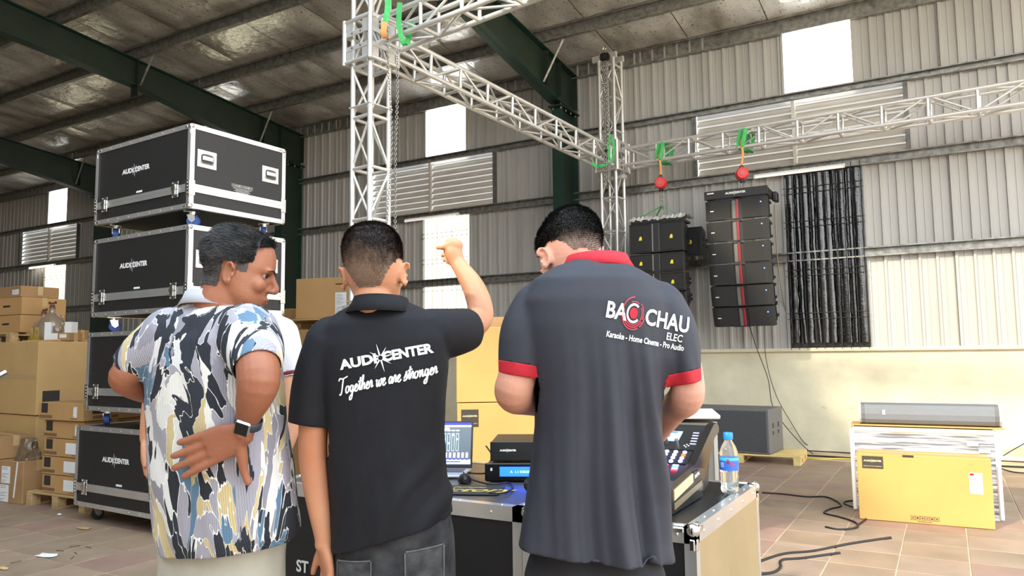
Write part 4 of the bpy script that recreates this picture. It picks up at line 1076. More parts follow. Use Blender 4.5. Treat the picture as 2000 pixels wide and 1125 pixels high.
for x in (-.2, .2): MB().cyl((x, -.1, 0), (x, -.1, .008), .015, n=10).cyl((x, .1, 0), (x, .1, .008), .015, n=10).build('foot', M['rubber'], t)
WA = WM[t.name]
q2 = WA @ Vector((.03, .01, .086))
t = thing('power_amplifier', 'black amplifier with brushed front stacked on the blue-display unit', 'amplifier', tuple(q2), RA)
MB().box((0, .0, .048), (.50, .34, .080), bev=.004).build('chassis', M['blackp'], t)
MB().box((0, -.173, .048), (.50, .008, .086), bev=.003).build('face_plate', mat('dark_brushed', '2d2e30', .35, .5), t)
MB().box((0, -.1775, .055), (.115, .002, .045), bev=.0006).build('display_window', M['blackp'], t)
b = MB(); 
for k in range(5): b.box((-.04+.02*k, -.179, .048), (.01, .001, .003))
b.box((.0, -.179, .066), (.03, .001, .003)).build('display_marks', M['white'], t)
textmb('POWER AMPLIFIER', .011, .0004).xf(plane_m((.14, -.1776, .05), (1, 0, 0), (0, 0, 1))).build('lettering', M['white'], t)
audio_logo(.075).xf(plane_m((-.17, -.1776, .052), (1, 0, 0), (0, 0, 1))).build('logo', M['white'], t)
MB().cyl((.262, -.16, .02), (.262, -.16, .085), .012, n=8).build('rack_ear', M['chrome'], t)
for x in (-.2, .2): MB().cyl((x, -.1, 0), (x, -.1, .009), .015, n=10).cyl((x, .1, 0), (x, .1, .009), .015, n=10).build('foot', M['rubber'], t)
# cables on the desk
q = [dp(x, y)+Vector((0, 0, .005)) for x, y in ((955, 965), (975, 966), (996, 961), (1001, 950), (990, 945), (960, 948), (925, 940), (905, 925))]
cable('thin black cable with a plug curling over the desk front', q, .004)
MB().cyl(q[0]+Vector((0, 0, 0)), q[0]-_R*.04, .006, n=8)
q = [dp(905, 925)+Vector((0, 0, .01)), dp(930, 930)+Vector((0, 0, .012)), dp(955, 935)+Vector((0, 0, .03)), dp(968, 933)+Vector((0, 0, .07)), dp(960, 928)+Vector((0, 0, .10)), dp(950, 920)+Vector((0, 0, .12))]
cable('black cable looping in front of the blue display', q, .004)
q = dp(1026, 966)
t = thing('headset', 'black headphones lying on the front edge of the desk beside the man in charcoal', 'headphones', (q.x+.02, q.y+.03, T_), math.radians(50))
MB().cyl((0, -.02, .035), (0, .02, .035), .034, n=18).cyl((0, .02, .035), (0, .028, .035), .028, n=18).build('ear_cup', M['blackp'], t)
MB().tube(smoothpts([(0, 0, .06), (.05, .03, .085), (.12, .06, .07), (.15, .07, .04)], 4), .009, 8).build('headband', M['blackp'], t)
MB().cyl((.15, .05, .035), (.15, .09, .035), .034, n=18).build('ear_cup', M['blackp'], t)

# ---- mixing console
q = dp(1322, 1008)
xr_, yf_ = -.862, 2.60
t = thing('mixing_console', 'black digital mixing console with lit buttons and a blue touch screen', 'mixer', (xr_, yf_, T_), math.radians(0))
Wc = .48
# side profile (y, z): low front panel, sloping fader deck, raised screen
prof = [(0, .015), (0, .085), (.02, .10), (.30, .128), (.57, .250), (.60, .256), (.63, .245), (.56, .02), (.50, .0), (.05, .0)]
MB().prism(prof, 'x', -Wc, -.03).build('body', mat('console_black', '1a1a1c', .42, 0, .1, 50, .1, 200), t)
# right cheek : black frame with a wood coloured inlay
cheek = MB().prism([(-.01, .0), (-.012, .092), (.02, .112), (.29, .138), (.56, .262), (.61, .268), (.645, .25), (.645, .225), (.60, .215), (.575, .21), (.40, .06), (.36, 0.0)], 'x', -.03, .0).build('side_cheek', mat('gloss_black', '0d0d0f', .25), t)
MB().prism([(.01, .045), (.24, .075), (.24, .108), (.01, .082)], 'x', -.001, .004).build('cream_inlay', mat('cream_inlay', 'd8bf95', .4), cheek)
MB().prism([(.01, .012), (.36, .045), (.36, .066), (.01, .036)], 'x', -.001, .003).build('metal_inlay', mat('bronze_inlay', '8c8068', .35, .5), cheek)
MB().box((.003, .285, .098), (.004, .08, .028), bev=.0015).build('name_plate', mat('plate_dark', '2a2a2a', .4), cheek)
textmb('DIGITAL', .018, .0006).xf(plane_m((.0058, .285, .096), (0, 1, .12), (0, -.12, 1))).build('lettering', M['paper'], cheek)
# decks as local planes
def deckm(y0, z0, y1, z1):
    u = Vector((1, 0, 0)); v = Vector((0, y1-y0, z1-z0)).normalized(); return plane_m((0, y0, z0), u, v), math.hypot(y1-y0, z1-z0)
D1, L1 = deckm(.02, .101, .30, .129); D2, L2 = deckm(.30, .129, .57, .251)
# D2: upper panel with screen, knobs and key block
MB().box((-.22, .178, .001), (.40, .145, .002)).xf(D2).build('screen_panel', M['blackp'], t)
scn = MB().box((-.21, .208, .0025), (.18, .080, .002)).xf(D2).build('touch_screen', em('mix_screen', '7fa6dc', 1.3), t)
b = MB().box((-.21, .238, .0037), (.14, .012, .0006))
for k in range(3): b.box((-.270+.045*k, .205, .0037), (.032, .016, .0006))
b.xf(D2).build('screen_blocks', em('mix_screen_d', '3c5fa5', 1.0), scn)
b = MB()
for k in range(3): b.box((-.270+.045*k, .183, .0037), (.036, .010, .0006))
b.box((-.135, .208, .0037), (.016, .05, .0006)).xf(D2).build('screen_rows', em('mix_screen_l', 'c7dcf5', 1.3), scn)
for k in range(6):
    kb = MB().cyl((-.340+.044*k, .150, .001), (-.340+.044*k, .150, .024), .0095, .0075, n=14).xf(D2).build('knob', M['chrome'] if k % 2 else mat('knob_grey', '6f6f72', .3, .7), t)
for k in range(5): MB().box((-.062+.002*k, .24-.022*k, .003), (.026, .006, .003), bev=.001).xf(D2).build('button', em('key_dim', 'b9b9dd', .8), t)
b = MB()
for (x, y) in ((0, 0), (.018, 0), (.009, .009), (.009, -.009)): b.sphere((-.085+x, .135+y, .003), .0035, nu=8, nv=4)
b.xf(D2).build('arrow_keys', M['white'], t)
audio_logo(.055).xf(D2 @ Matrix.Translation((-.265, .252, .0022))).build('logo', M['white'], t)
MB().box((-.122, .05, .0012), (.165, .095, .002)).xf(D2).build('key_panel', M['blackp'], t)
col = {0: 'a9a6ff', 1: 'ff5a1e'}
kv = em('key_violet', 'a9a6ff', 1.6); ko = em('key_orange', 'ff5420', 2.6)
for i in range(4):
    for j in range(4):
        if i == 2 and j in (0,): dy = -.01
        else: dy = 0
        o_k = (i, j) in ((0, 1), (3, 2))
        MB().cyl((-.180+.037*i, .018+.022*j+dy*.5, .002), (-.180+.037*i, .018+.022*j+dy*.5, .007), .0095, .0085, n=12).xf(D2).build('key', ko if o_k else kv, t)
for (x, y, m_) in ((-.245, .045, ko), (-.215, .02, kv), (-.30, .02, kv), (-.33, .05, ko)): MB().cyl((x, y, .001), (x, y, .007), .0105, .009, n=12).xf(D2).build('key', m_, t)
for x in (-.225, -.29): MB().cyl((x, .088, .001), (x, .088, .032), .0105, .0075, n=14).xf(D2).build('knob', M['chrome'], t)
# D1: fader deck
random.seed(4)
kr = em('key_red', 'ff2a3c', 2.4); kb_ = em('key_blue', '5a86ff', 2.0)
for i in range(9):
    for j in range(4):
        m_ = [kv, kb_, kv, kr][(i*3+j*5) % 4]
        MB().box((-.075-.042*i+.006*j, .255-.026*j, .003), (.026, .010, .005), bev=.002).xf(D1).build('key', m_, t)
for i in range(8):
    x = -.10-.045*i
    MB().box((x, .085, .0008), (.004, .12, .0012)).xf(D1).build('fader_slot', M['rubber'], t)
    f_ = MB().box((x, .09+.02*((i*3) % 4-1), .009), (.016, .028, .014), bev=.004).xf(D1).build('fader_cap', M['blackp'], t)
    MB().box((x, .09+.02*((i*3) % 4-1), .0165), (.015, .002, .001)).xf(D1).build('fader_line', M['white'], f_)
# water bottle
q = dp(1426, 962)
t = thing('water_bottle', 'small clear water bottle with blue cap and blue label on the case edge', 'bottle', (q.x, q.y, T_))
gw = bpy.data.materials.new('clear_plastic'); gw.use_nodes = True; g_ = gw.node_tree.nodes['Principled BSDF']
g_.inputs['Transmission Weight'].default_value = .92; g_.inputs['Roughness'].default_value = .06; g_.inputs['IOR'].default_value = 1.18; g_.inputs['Base Color'].default_value = (.93, .96, .97, 1)
prof = [(.024, .0), (.031, .004), (.033, .016), (.030, .026), (.033, .036), (.030, .048), (.033, .058), (.0305, .068), (.0335, .078), (.0335, .128), (.0325, .142), (.026, .165), (.016, .182), (.0135, .188), (.0135, .196)]
k_ = 1.12
def lathe(prof, n=28, z0=0): return [[Vector((r*k_*math.cos(a), r*k_*math.sin(a), z*k_+z0)) for a in [2*PI*j/n for j in range(n)]] for r, z in prof]
MB().loft(lathe(prof)).build('plastic_body', gw, t)
wlab = MB().loft(lathe([(.0342, .082), (.0342, .127)]), cap=False).build('label', mat('label_blue', '2f63c4', .35), t)
MB().loft(lathe([(.0345, .117), (.0345, .127)]), cap=False).build('label_top_band', mat('label_cyan', '3fb2dd', .35), wlab)
def wrapz(mb, r, ang, z):
    for v in mb.v:
        a = ang+v.x/r; v2 = Vector((r*math.cos(a), r*math.sin(a), z+v.y)); v.x, v.y, v.z = v2.x, v2.y, v2.z
    return mb
a0_ = math.atan2(-3.0, .75)
wrapz(textmb('IO', .018, .001, 0, 'LEFT'), .0392, a0_+.1, .105*k_).build('lettering', mat('label_redtxt', 'c9304a', .4), wlab)
b = MB()
for k in range(3): b.box((0, .008-.006*k, 0), (.011, .004, .0004))
wrapz(b, .0392, a0_-.12, .113*k_).build('emblem', M['red'], wlab)
b = MB()
for k in range(5): b.box((0, .010-.004*k, 0), (.016, .0018, .0004))
wrapz(b, .0392, a0_-.75, .10*k_).build('small_print', M['white'], wlab)
MB().loft(lathe([(.0165, .190), (.017, .193), (.017, .212), (.0155, .215)])).build('cap', mat('cap_blue', '1b7fc4', .4), t)
MB().loft(lathe([(.022, .004), (.028, .010), (.0295, .03), (.0285, .07), (.029, .10)])).build('water', gw, t)

# pale topped case behind the charcoal man's right elbow
P1 = at(1345, 800, 6.0)
t = thing('road_case', 'grey road case with a white top behind the console', 'flight case', (P1.x-.35, P1.y+.1, 0), math.radians(20))
MB().box((0, 0, .47), (1.0, .6, .68), bev=.006).build('panel', mat('case_grey', '77746b', .55), t)
MB().box((0, 0, .86), (1.06, .66, .035), bev=.008).build('white_top', M['white'], t)
for x in (-.49, .49): MB().box((x, -.3, .47), (.03, .02, .7)).build('edge_rail', M['alur'], t)
MB().box((.18, -.305, .72), (.12, .01, .12), bev=.003).cyl((.18, -.33, .72), (.18, -.3, .72), .03, n=12).build('cable_plate', M['white'], t)
MB().tube(smoothpts([(.02, -.34, .83), (.08, -.36, .80), (.14, -.36, .76), (.17, -.34, .70)], 5), .018, 8).build('white_plug', M['white'], t)
for x in (-.4, .4):
    for y in (-.2, .2): caster(t, x, y, .128, M['rubber'], 1.0, .045)

# ================================================================== right side: subwoofer on pallet, wrapped case, carton, column speaker
RS = math.radians(3)
pallet('new yellow pallet under the grey subwoofer by the back wall', (-2.30, 9.86, 0), RS, 1.42, .72, 'woody', .11)
t = thing('subwoofer', 'large dark grey subwoofer with mesh front on the yellow pallet', 'speaker', (-2.42, 9.86, .112), math.radians(-4))
MB().box((0, 0, .275), (1.06, .62, .545), bev=.01).build('cabinet', M['greycab'], t)
MB().box((-.0, -.313, .275), (1.0, .014, .49), bev=.004).build('grille', M['greysub'], t)
for (y, z) in ((-.14, .34), (-.14, .25), (.10, .34), (.10, .25)): MB().box((.531, y, z), (.006, .05, .062 if z > .3 else .045), bev=.002).build('handle_cup', M['blackp'], t)
# carton in front, wrapped case behind
fl_ = Vector((-.68, 6.767, 0)); fr_ = Vector((.254, 6.82, 0)); ang = math.atan2(fr_.y-fl_.y, fr_.x-fl_.x); wdt = (fr_-fl_).length
uxx = Vector((math.cos(ang), math.sin(ang), 0)); uyy = Vector((-uxx.y, uxx.x, 0))
c_ = (fl_+fr_)/2+uyy*.16
carton('long yellow-brown carton with logo label and white courier slip', tuple(c_), ang, wdt, .31, .53, 'cardy', None, 'x', [('f', .125, .87, .155, .10, 'logo'), ('f', .885, .64, .088, .16, 'courier'), ('f', .50, .085, .20, .032, 'icons'), ('f', .40, .985, .08, .018, 'print'), ('r', .3, .9, .06, .06, 'print')])
c_ = (fl_+fr_)/2+uyy*.63+uxx*.02
t = thing('wrapped_case', 'tall case wrapped in shiny stretch film behind the long carton', 'case', tuple(c_), ang)
MB().box((0, 0, .345), (1.04, .52, .66), bev=.012).build('case_body', mat('wrapped_grey', '5b5d66', .4), t)
fw = bpy.data.materials.new('stretch_film'); fw.use_nodes = True; g_ = fw.node_tree.nodes['Principled BSDF']; ntw = fw.node_tree
g_.inputs['Base Color'].default_value = (.85, .86, .88, 1); g_.inputs['Roughness'].default_value = .14; g_.inputs['Specular IOR Level'].default_value = .9
tcw = ntw.nodes.new('ShaderNodeTexCoord'); mpw = ntw.nodes.new('ShaderNodeMapping'); mpw.inputs['Scale'].default_value = (1.2, 1.2, 22); mpw.inputs['Rotation'].default_value = (0, .12, 0)
nw = ntw.nodes.new('ShaderNodeTexNoise'); nw.inputs['Scale'].default_value = 2.4; nw.inputs['Detail'].default_value = 5; ntw.links.new(tcw.outputs['Object'], mpw.inputs[0]); ntw.links.new(mpw.outputs[0], nw.inputs[0])
rw = ntw.nodes.new('ShaderNodeValToRGB'); rw.color_ramp.elements[0].position = .40; rw.color_ramp.elements[0].color = (.12, .12, .12, 1); rw.color_ramp.elements[1].position = .62; rw.color_ramp.elements[1].color = (.85, .85, .85, 1)
ntw.links.new(nw.outputs['Fac'], rw.inputs[0]); ntw.links.new(rw.outputs[0], g_.inputs['Alpha'])
bw = ntw.nodes.new('ShaderNodeBump'); bw.inputs['Strength'].default_value = .6; bw.inputs['Distance'].default_value = .01; ntw.links.new(nw.outputs['Fac'], bw.inputs['Height']); ntw.links.new(bw.outputs[0], g_.inputs['Normal'])
b = MB(); rings = []
def rrect(hx, hy, r, n=6):
    out = []
    for cx, cy, a0 in ((hx-r, hy-r, 0), (-hx+r, hy-r, PI/2), (-hx+r, -hy+r, PI), (hx-r, -hy+r, 3*PI/2)):
        for i in range(n+1): a = a0+PI/2*i/n; out.append((cx+r*math.cos(a), cy+r*math.sin(a)))
    return out
for i in range(26):
    z = .0+.70*i/25; o2 = .006+.006*noise.noise(Vector((0, 0, z*30))); rings.append([Vector((x*(1+o2/.5)+.004*noise.noise(Vector((x*6, y*6, z*24))), y*(1+o2/.3)+.005*noise.noise(Vector((x*6, y*6, z*24+9))), z)) for x, y in rrect(.53, .27, .03)])
b.loft(rings, cap=False).build('stretch_film', fw, t)
for (x, y) in ((-.53, -.27), (.53, -.27), (.53, .27), (-.53, .27)): MB().box((x, y, .35), (.035, .035, .69), bev=.01).build('foam_edge', mat('foam_white', 'e9e7e4', .8), t)
for y in (-.27, .27): MB().box((0, y, .69), (1.06, .04, .035), bev=.012).build('foam_edge', mat('foam_white', 'e9e7e4', .8), t)
MB().box((0, 0, .697), (1.04, .54, .012)).build('film_top', mat('foam_white', 'e9e7e4', .8), t)
for (x, z) in ((.36, .60), (.44, .55)): MB().box((x, -.2915, z), (.08, .002, .03)).build('paper_label', M['paper'], t)
carton('flat sheet of cardboard between the film-wrapped case and the column speaker', (c_.x+uxx.x*.03, c_.y+uxx.y*.03, .712), ang+.01, 1.14, .34, .012, 'cardy', None, 'none', [], cat='board', name='cardboard_sheet')
t = thing('column_speaker', 'long grey column loudspeaker lying on the film-wrapped case', 'speaker', (c_.x+uxx.x*.06, c_.y-.02, .726), ang+.01)
# curved perforated front; body lies along x
pr = [(.12, .006), (-.05, .0), (-.085, .012), (-.105, .045), (-.112, .09), (-.105, .135), (-.085, .165), (-.05, .18), (.12, .174)]
MB().prism([(y, z) for y, z in pr], 'x', -.515, .515).build('cabinet', M['greycab'], t)
fr = [(-.052, -.001), (-.088, .011), (-.109, .044), (-.116, .09), (-.109, .136), (-.088, .167), (-.052, .182)]
MB().prism(fr+[(y+.004, z) for y, z in fr[::-1]], 'x', -.485, .485).build('grille', mat('grey_perforated', '7b7d80', .5, .3, .12, 240, .4, 420), t)
for x in (-.522, .522): MB().prism([(y*1.03, z) for y, z in pr], 'x', x-.008, x+.008).build('end_cap', mat('cap_lightgrey', 'a9a8aa', .5), t)
MB().box((-.335, -.1175, .105), (.022, .004, .04), bev=.0015).build('badge', M['white'], t)

# cables on the floor and along the wall foot
def fp(px, py, z=.006):
    r = ray(px, py); k = (z-CAMH)/r.z; return CAMP+r*k
cable('dark cable snaking over the sunlit floor past the long carton', [fp(1488, 962), fp(1530, 965), fp(1575, 970), fp(1610, 970), fp(1630, 977), fp(1643, 988), fp(1622, 994), fp(1610, 1002), fp(1640, 1010), fp(1670, 1020), fp(1673, 1030), fp(1640, 1034), fp(1612, 1029)], .008)
cable('short dark cable curl beside the long carton', [fp(1689, 979), fp(1660, 978), fp(1648, 983), fp(1670, 992), fp(1688, 1000), fp(1692, 1012), fp(1676, 1025)], .007)
cable('pair of cables running over the floor behind the road case, upper one', [fp(1480, 1098), fp(1530, 1082), fp(1590, 1076), fp(1660, 1062), fp(1740, 1050)], .009)
cable('pair of cables running over the floor behind the road case, lower one', [fp(1480, 1122), fp(1510, 1118), fp(1524, 1108), fp(1527, 1094), fp(1570, 1090), fp(1640, 1080)], .009)
cable('yellow tangled cord lying along the foot of the back wall', [fp(1560, 893), fp(1600, 897), fp(1640, 896), fp(1700, 899), fp(1740, 902)], .014, mat('yellow_cord', 'c7b347', .6))
cable('dark cables along the wall foot at the right edge', [fp(1560, 889), fp(1620, 892), fp(1700, 897), fp(1800, 903), fp(1900, 908), fp(2040, 914)], .012)
cable('upper dark cord hanging from the wall at the right edge', [at(1960, 890, 7.6), at(1985, 875, 7.7), at(2030, 850, 7.9)], .006)
cable('looped dark cord on the floor at the right edge', [fp(1955, 915), fp(1980, 922), fp(2010, 924), fp(2040, 920)], .008)
# litter on the floor
random.seed(21)
def scrap(label, px, py, s_, m_, name, cat, long=1.0):
    p = fp(px, py, .004); t = MB(); n = 9
    base = [Vector((s_*long*math.cos(a)*random.uniform(.6, 1), s_*math.sin(a)*random.uniform(.5, 1), random.uniform(0, .006))) for a in [2*PI*i/n for i in range(n)]]
    t.add([Vector((0, 0, .012))]+base+[v+Vector((0, 0, -.002)) for v in base], [(0, 1+i, 1+(i+1) % n) for i in range(n)]+[(1+i, 1+n+i, 1+n+(i+1) % n, 1+(i+1) % n) for i in range(n)]+[tuple(range(1+n, 1+2*n))])
    o = t.build(name, m_, None, loc=tuple(p)); tag(o, label, cat); return o
scrap('torn pale paper scrap on the floor in front of the flight cases', 93, 1085, .075, M['paper'], 'paper_scrap', 'litter', 1.6)
scrap('small wooden wedge at the caster of the bottom flight case', 165, 1032, .05, M['wood'], 'wood_wedge', 'litter', 1.8)
scrap('small pale crumb of paper near the small pallet', 116, 1005, .025, M['paper'], 'paper_scrap', 'litter', 1.3)
scrap('brown leaf-like scrap near the left floor edge', 5, 1110, .03, M['cardl'], 'paper_scrap', 'litter', 2.2)
for k, (px, py) in enumerate(((110, 1075), (135, 1068), (150, 1082), (178, 1070), (138, 1092), (20, 1100))):
    p = fp(px, py, .003); a = random.uniform(0, PI)
    o = MB().cyl(p, p+Vector((.07*math.cos(a), .07*math.sin(a), 0)), .0022, n=5).build('wood_splinter', M['print']); tag(o, 'thin dark wood splinter on the floor in front of the flight cases', 'litter', 'wood splinters on the floor')
# lit metal tube end poking in at the left edge
pe = at(12, 727, 3.2); pf_ = at(-60, 765, 3.1)
t = thing('metal_tube', 'end of a shiny metal tube poking in at the left edge', 'tube', tuple(pe))
MB().cyl(pe, pf_, .014, n=14).build('tube', M['chrome'], t, world=True)
MB().cyl(pf_, pf_-_R*.8+Vector((0, 0, -.6)), .014, n=14).build('tube_rest', M['chrome'], t, world=True)
# ================================================================== people
HR = _R0.copy(); HF = Vector((-math.sin(YAW), math.cos(YAW), 0)); UP = Vector((0, 0, 1))
def evalmesh(mb, voxel, smooth, sf=.5, name='m'):
    me = mb.mesh(name, []) if False else mb.mesh(name, [MATS['black_plastic']]); o = bpy.data.objects.new('tmp', me); C.objects.link(o)
    r = o.modifiers.new('r', 'REMESH'); r.mode = 'VOXEL'; r.voxel_size = voxel; r.use_smooth_shade = True
    if smooth:
        s_ = o.modifiers.new('s', 'SMOOTH'); s_.factor = sf; s_.iterations = smooth
    dg = bpy.context.evaluated_depsgraph_get(); m2 = bpy.data.meshes.new_from_object(o.evaluated_get(dg))
    bpy.data.objects.remove(o); bpy.data.meshes.remove(me); m2.materials.clear(); return m2
def pydata(me): return [v.co.copy() for v in me.vertices], [tuple(p.vertices) for p in me.polygons], [v.normal.copy() for v in me.vertices]
def limb(b, ch, k=5, end0=True, end1=True, n=18, flat=None):
    """ch: list of (point, radius)"""
    pts = [Vector(p) for p, r in ch]; rs = [r for p, r in ch]; P = [pts[0]]+pts+[pts[-1]]; Rr = [rs[0]]+rs+[rs[-1]]; op = []; orr = []
    for i in range(1, len(P)-2):
        for j in range(k):
            t = j/k; f = lambda a, b_, c, d: .5*((2*b_)+(c-a)*t+(2*a-5*b_+4*c-d)*t*t+(3*b_-a-3*c+d)*t**3)
            op.append(f(P[i-1], P[i], P[i+1], P[i+2])); orr.append(f(Rr[i-1], Rr[i], Rr[i+1], Rr[i+2]))
    op.append(pts[-1]); orr.append(rs[-1]); b.tube(op, orr, n)
    if end0: b.sphere(pts[0], rs[0]*.98, nu=14, nv=8)
    if end1: b.sphere(pts[-1], rs[-1]*.98, nu=14, nv=8)
    return b
def ring(xl, yl, xr, yr, ry, d, al, n=36, ex=2.5, bulge=0):
    """horizontal body section seen between two outline points; al = turn of the body to the right"""
    A = at(xl, yl, d); B = at(xr, yr, d); c = (A+B)/2; hw = (B-A).to_2d().length/2; sa_, ca_ = math.sin(al), math.cos(al)
    rx = math.sqrt(max(.0004, hw*hw-(ry*sa_)**2))/ca_
    u = HR*ca_-HF*sa_; v = HF*ca_+HR*sa_; out = []; tilt = (B.z-A.z)/max(1e-6, 2*hw)
    for i in range(n):
        a = 2*PI*i/n; x = math.copysign(abs(math.cos(a))**(2/ex), math.cos(a))*rx; y = math.copysign(abs(math.sin(a))**(2/ex), math.sin(a))*ry
        p = c+u*x+v*y; p.z = c.z+tilt*(p-c).dot(HR); out.append(p)
    return out
EARL = Vector((0, -.004, .105))
HT = [(.2385, .0, -.03, .012), (.234, .032, -.060, .032), (.224, .058, -.082, .048), (.207, .079, -.098, .061), (.183, .092, -.106, .0705), (.157, .0975, -.107, .0758), (.136, .0985, -.104, .0785), (.118, .093, -.100, .077),
      (.100, .092, -.093, .0745), (.080, .0925, -.083, .0705), (.060, .092, -.068, .0655), (.045, .0925, -.052, .061), (.03, .0905, -.032, .055), (.015, .089, -.006, .046), (.003, .083, .022, .033), (-.006, .070, .04, .016)]
def head_parts(b, Mh, heavy=0):
    rings = []
    for z, f, bk, hw in HT[::-1]:
        cy = (f+bk)/2; ry = (f-bk)/2; hw = hw*(1+heavy*max(0, 1-abs(z-.05)/.07)); r = []
        for i in range(32):
            a = 2*PI*i/32; ex = 2.15; x = math.copysign(abs(math.cos(a))**(2/ex), math.cos(a))*hw; y = math.copysign(abs(math.sin(a))**(2/ex), math.sin(a))*ry
            if y > 0: x *= 1-.12*(y/ry)**2
            r.append(Mh @ Vector((x, cy+y, z)))
        rings.append(r)
    b.loft(rings); R3 = Mh.to_3x3(); q = lambda v: Mh @ Vector(v)
    E = lambda c, r, rot=None: b.sphere(q(c), r, rot=(R3 @ rot) if rot else R3, nu=16, nv=10)
    I = Matrix.Identity(3)
    # nose
    limb(b, [(q((0, .094, .124)), .0075), (q((0, .104, .106)), .0085), (q((0, .113, .090)), .0105), (q((0, .112, .082)), .0105)], 3)
    for s_ in (-1, 1):
        E((s_*.011, .104, .079), (.0085, .011, .008)); E((s_*.03, .089, .136), (.022, .010, .008)); E((s_*.042, .066, .088), (.026, .024, .024))
        # ear: a helix loop, lobe and shell
        tilt = Matrix.Rotation(s_*-.62, 3, 'Z') @ Matrix.Rotation(-.16, 3, 'X')
        ec = Vector((s_*.084, -.010, .103)); pts = []
        for k in range(15):
            a = math.radians(-75+k*21); pts.append(q(ec+tilt @ Vector((s_*.010*(.3+.7*math.cos(a*.5)**2), -.017*math.sin(a+PI/2)*-1 if False else .0165*math.cos(a+PI/2+.2), .029*math.sin(a+PI/2+.2)*1.0))))
        b.tube(pts, .0048, 7)
        E(tuple(ec+tilt @ Vector((s_*-.002, 0, 0))), (.0055, .0155, .027), tilt)
        E(tuple(ec+tilt @ Vector((0, .006, -.028))), (.005, .008, .009))
        E(tuple(ec+tilt @ Vector((s_*.004, .014, -.003))), (.005, .004, .007))
    E((0, .0935, .0515), (.022, .0085, .0048)); E((0, .0925, .0425), (.019, .0085, .0055)); E((0, .083, .012), (.021, .013, .013))
    for s_ in (-1, 1): E((s_*.031, .0845, .1275), (.0155, .008, .0045))
    return b
def shape_face(vs, Mh):
    """press in eye sockets, ear bowls and the mouth line"""
    Mi = Mh.inverted()
    for v in vs:
        l = Mi @ v
        if l.z < -.02 or l.z > .26 or abs(l.x) > .13 or abs(l.y) > .15: continue
        d = Vector((0, 0, 0))
        for s_ in (-1, 1):
            e2 = (l.x-s_*.031)**2/.016**2+(l.z-.119)**2/.0105**2
            if l.y > .05: d.y -= .011*math.exp(-e2)
            b2 = (l.y+.002)**2/.008**2+(l.z-.105)**2/.013**2
            if s_*l.x > .078: d.x -= s_*.007*math.exp(-b2)
        if l.y > .06:
            d.y -= .004*math.exp(-((l.z-.047)**2/.0016**2+l.x**2/.02**2)); d.y -= .003*math.exp(-((l.z-.033)**2/.005**2+l.x**2/.02**2))
        v += Mh.to_3x3() @ d
def headm(px, py, d, al, pitch=0, roll=0, sc=1):
    """matrix so that the ear axis sits at the pixel; al azimuth of the face to the right of the view"""
    R = Matrix.Rotation(YAW-al, 4, 'Z') @ Matrix.Rotation(roll, 4, 'Y') @ Matrix.Rotation(pitch, 4, 'X') @ Matrix.Scale(sc, 4)
    return Matrix.Translation(at(px, py, d)) @ R @ Matrix.Translation(-EARL)
def hand(b, wrist, dr, back, side, size=1.0, curl=(.3, .35, .4, .45), spread=.12, thumb=(.7, .25), thumb_curl=.3, fat=1.0):
    """dr along the fingers, back out of the back of the hand, side towards the thumb"""
    dr = dr.normalized(); back = (back-dr*back.dot(dr)).normalized(); side = (side-dr*side.dot(dr)-back*side.dot(back)).normalized(); s = size
    rows = []
    for u, wd, th in ((-.012, .024, .017), (.01, .029, .0165), (.04, .038, .0155), (.07, .0405, .0135), (.090, .038, .011)):
        c = wrist+dr*(u*s); r = []
        for i in range(20):
            a = 2*PI*i/20; r.append(c+side*(math.copysign(abs(math.cos(a))**.8, math.cos(a))*wd*s)+back*(math.copysign(abs(math.sin(a))**.8, math.sin(a))*th*s))
        rows.append(r)
    b.loft(rows)
    lens = [(.042, .025, .021), (.046, .029, .022), (.043, .027, .021), (.034, .021, .019)]; offs = [.030, .010, -.010, -.029]; st = [.086, .091, .088, .080]
    for k in range(4):
        a = spread*(1.5-k)/1.5; d = (dr*math.cos(a)+side*math.sin(a)).normalized(); p = wrist+dr*(st[k]*s)+side*(offs[k]*s)-d*.012*s; ch = [(p, .0093*s*fat)]
        cd_ = d; p = p+d*.012*s; ax = side
        for j, L_ in enumerate(lens[k]):
            cv = curl[k]*(.9, 1.1, .8)[j]; cd_ = (cd_*math.cos(cv)-back*math.sin(cv)*1.0).normalized() if j == 0 else (Matrix.Rotation(-cv, 3, side) @ cd_ if (Matrix.Rotation(-cv, 3, side) @ cd_).dot(back) < cd_.dot(back) else Matrix.Rotation(cv, 3, side) @ cd_)
            ch.append((p+cd_*L_*s*.5, (.0088-.0006*j)*s*fat)); p = p+cd_*L_*s; ch.append((p, (.0086-.0008*j)*s*fat))
        limb(b, ch, 2, n=12)
    a = thumb[0]; d = (dr*math.cos(a)+side*math.sin(a)-back*thumb[1]).normalized(); p = wrist+dr*.018*s+side*.022*s; d2 = (d*math.cos(thumb_curl)+dr*math.sin(thumb_curl)).normalized()
    limb(b, [(p, .014*s), (p+d*.032*s, .0125*s), (p+d*.058*s, .0098*s), (p+d*.058*s+d2*.028*s, .0085*s)], 3, n=12)
def nails(parent, tips): pass
def skinmat(name, c, c2):
    m = mat(name, c, .5, 0, 0, sss=.12, bump=.12, bscale=120, scale=5, dirt=c2, detail=3, spec=.4); return m
def addchild(name, vs, fs, m, root, smooth=True):
    Mi = WM[root.name].inverted(); me = bpy.data.meshes.new(name); me.from_pydata([tuple(Mi @ v) for v in vs], [], fs)
    for mm in (m if isinstance(m, list) else [m]): me.materials.append(mm)
    if smooth: me.polygons.foreach_set('use_smooth', [True]*len(fs))
    me.update(); return link(name, me, root)
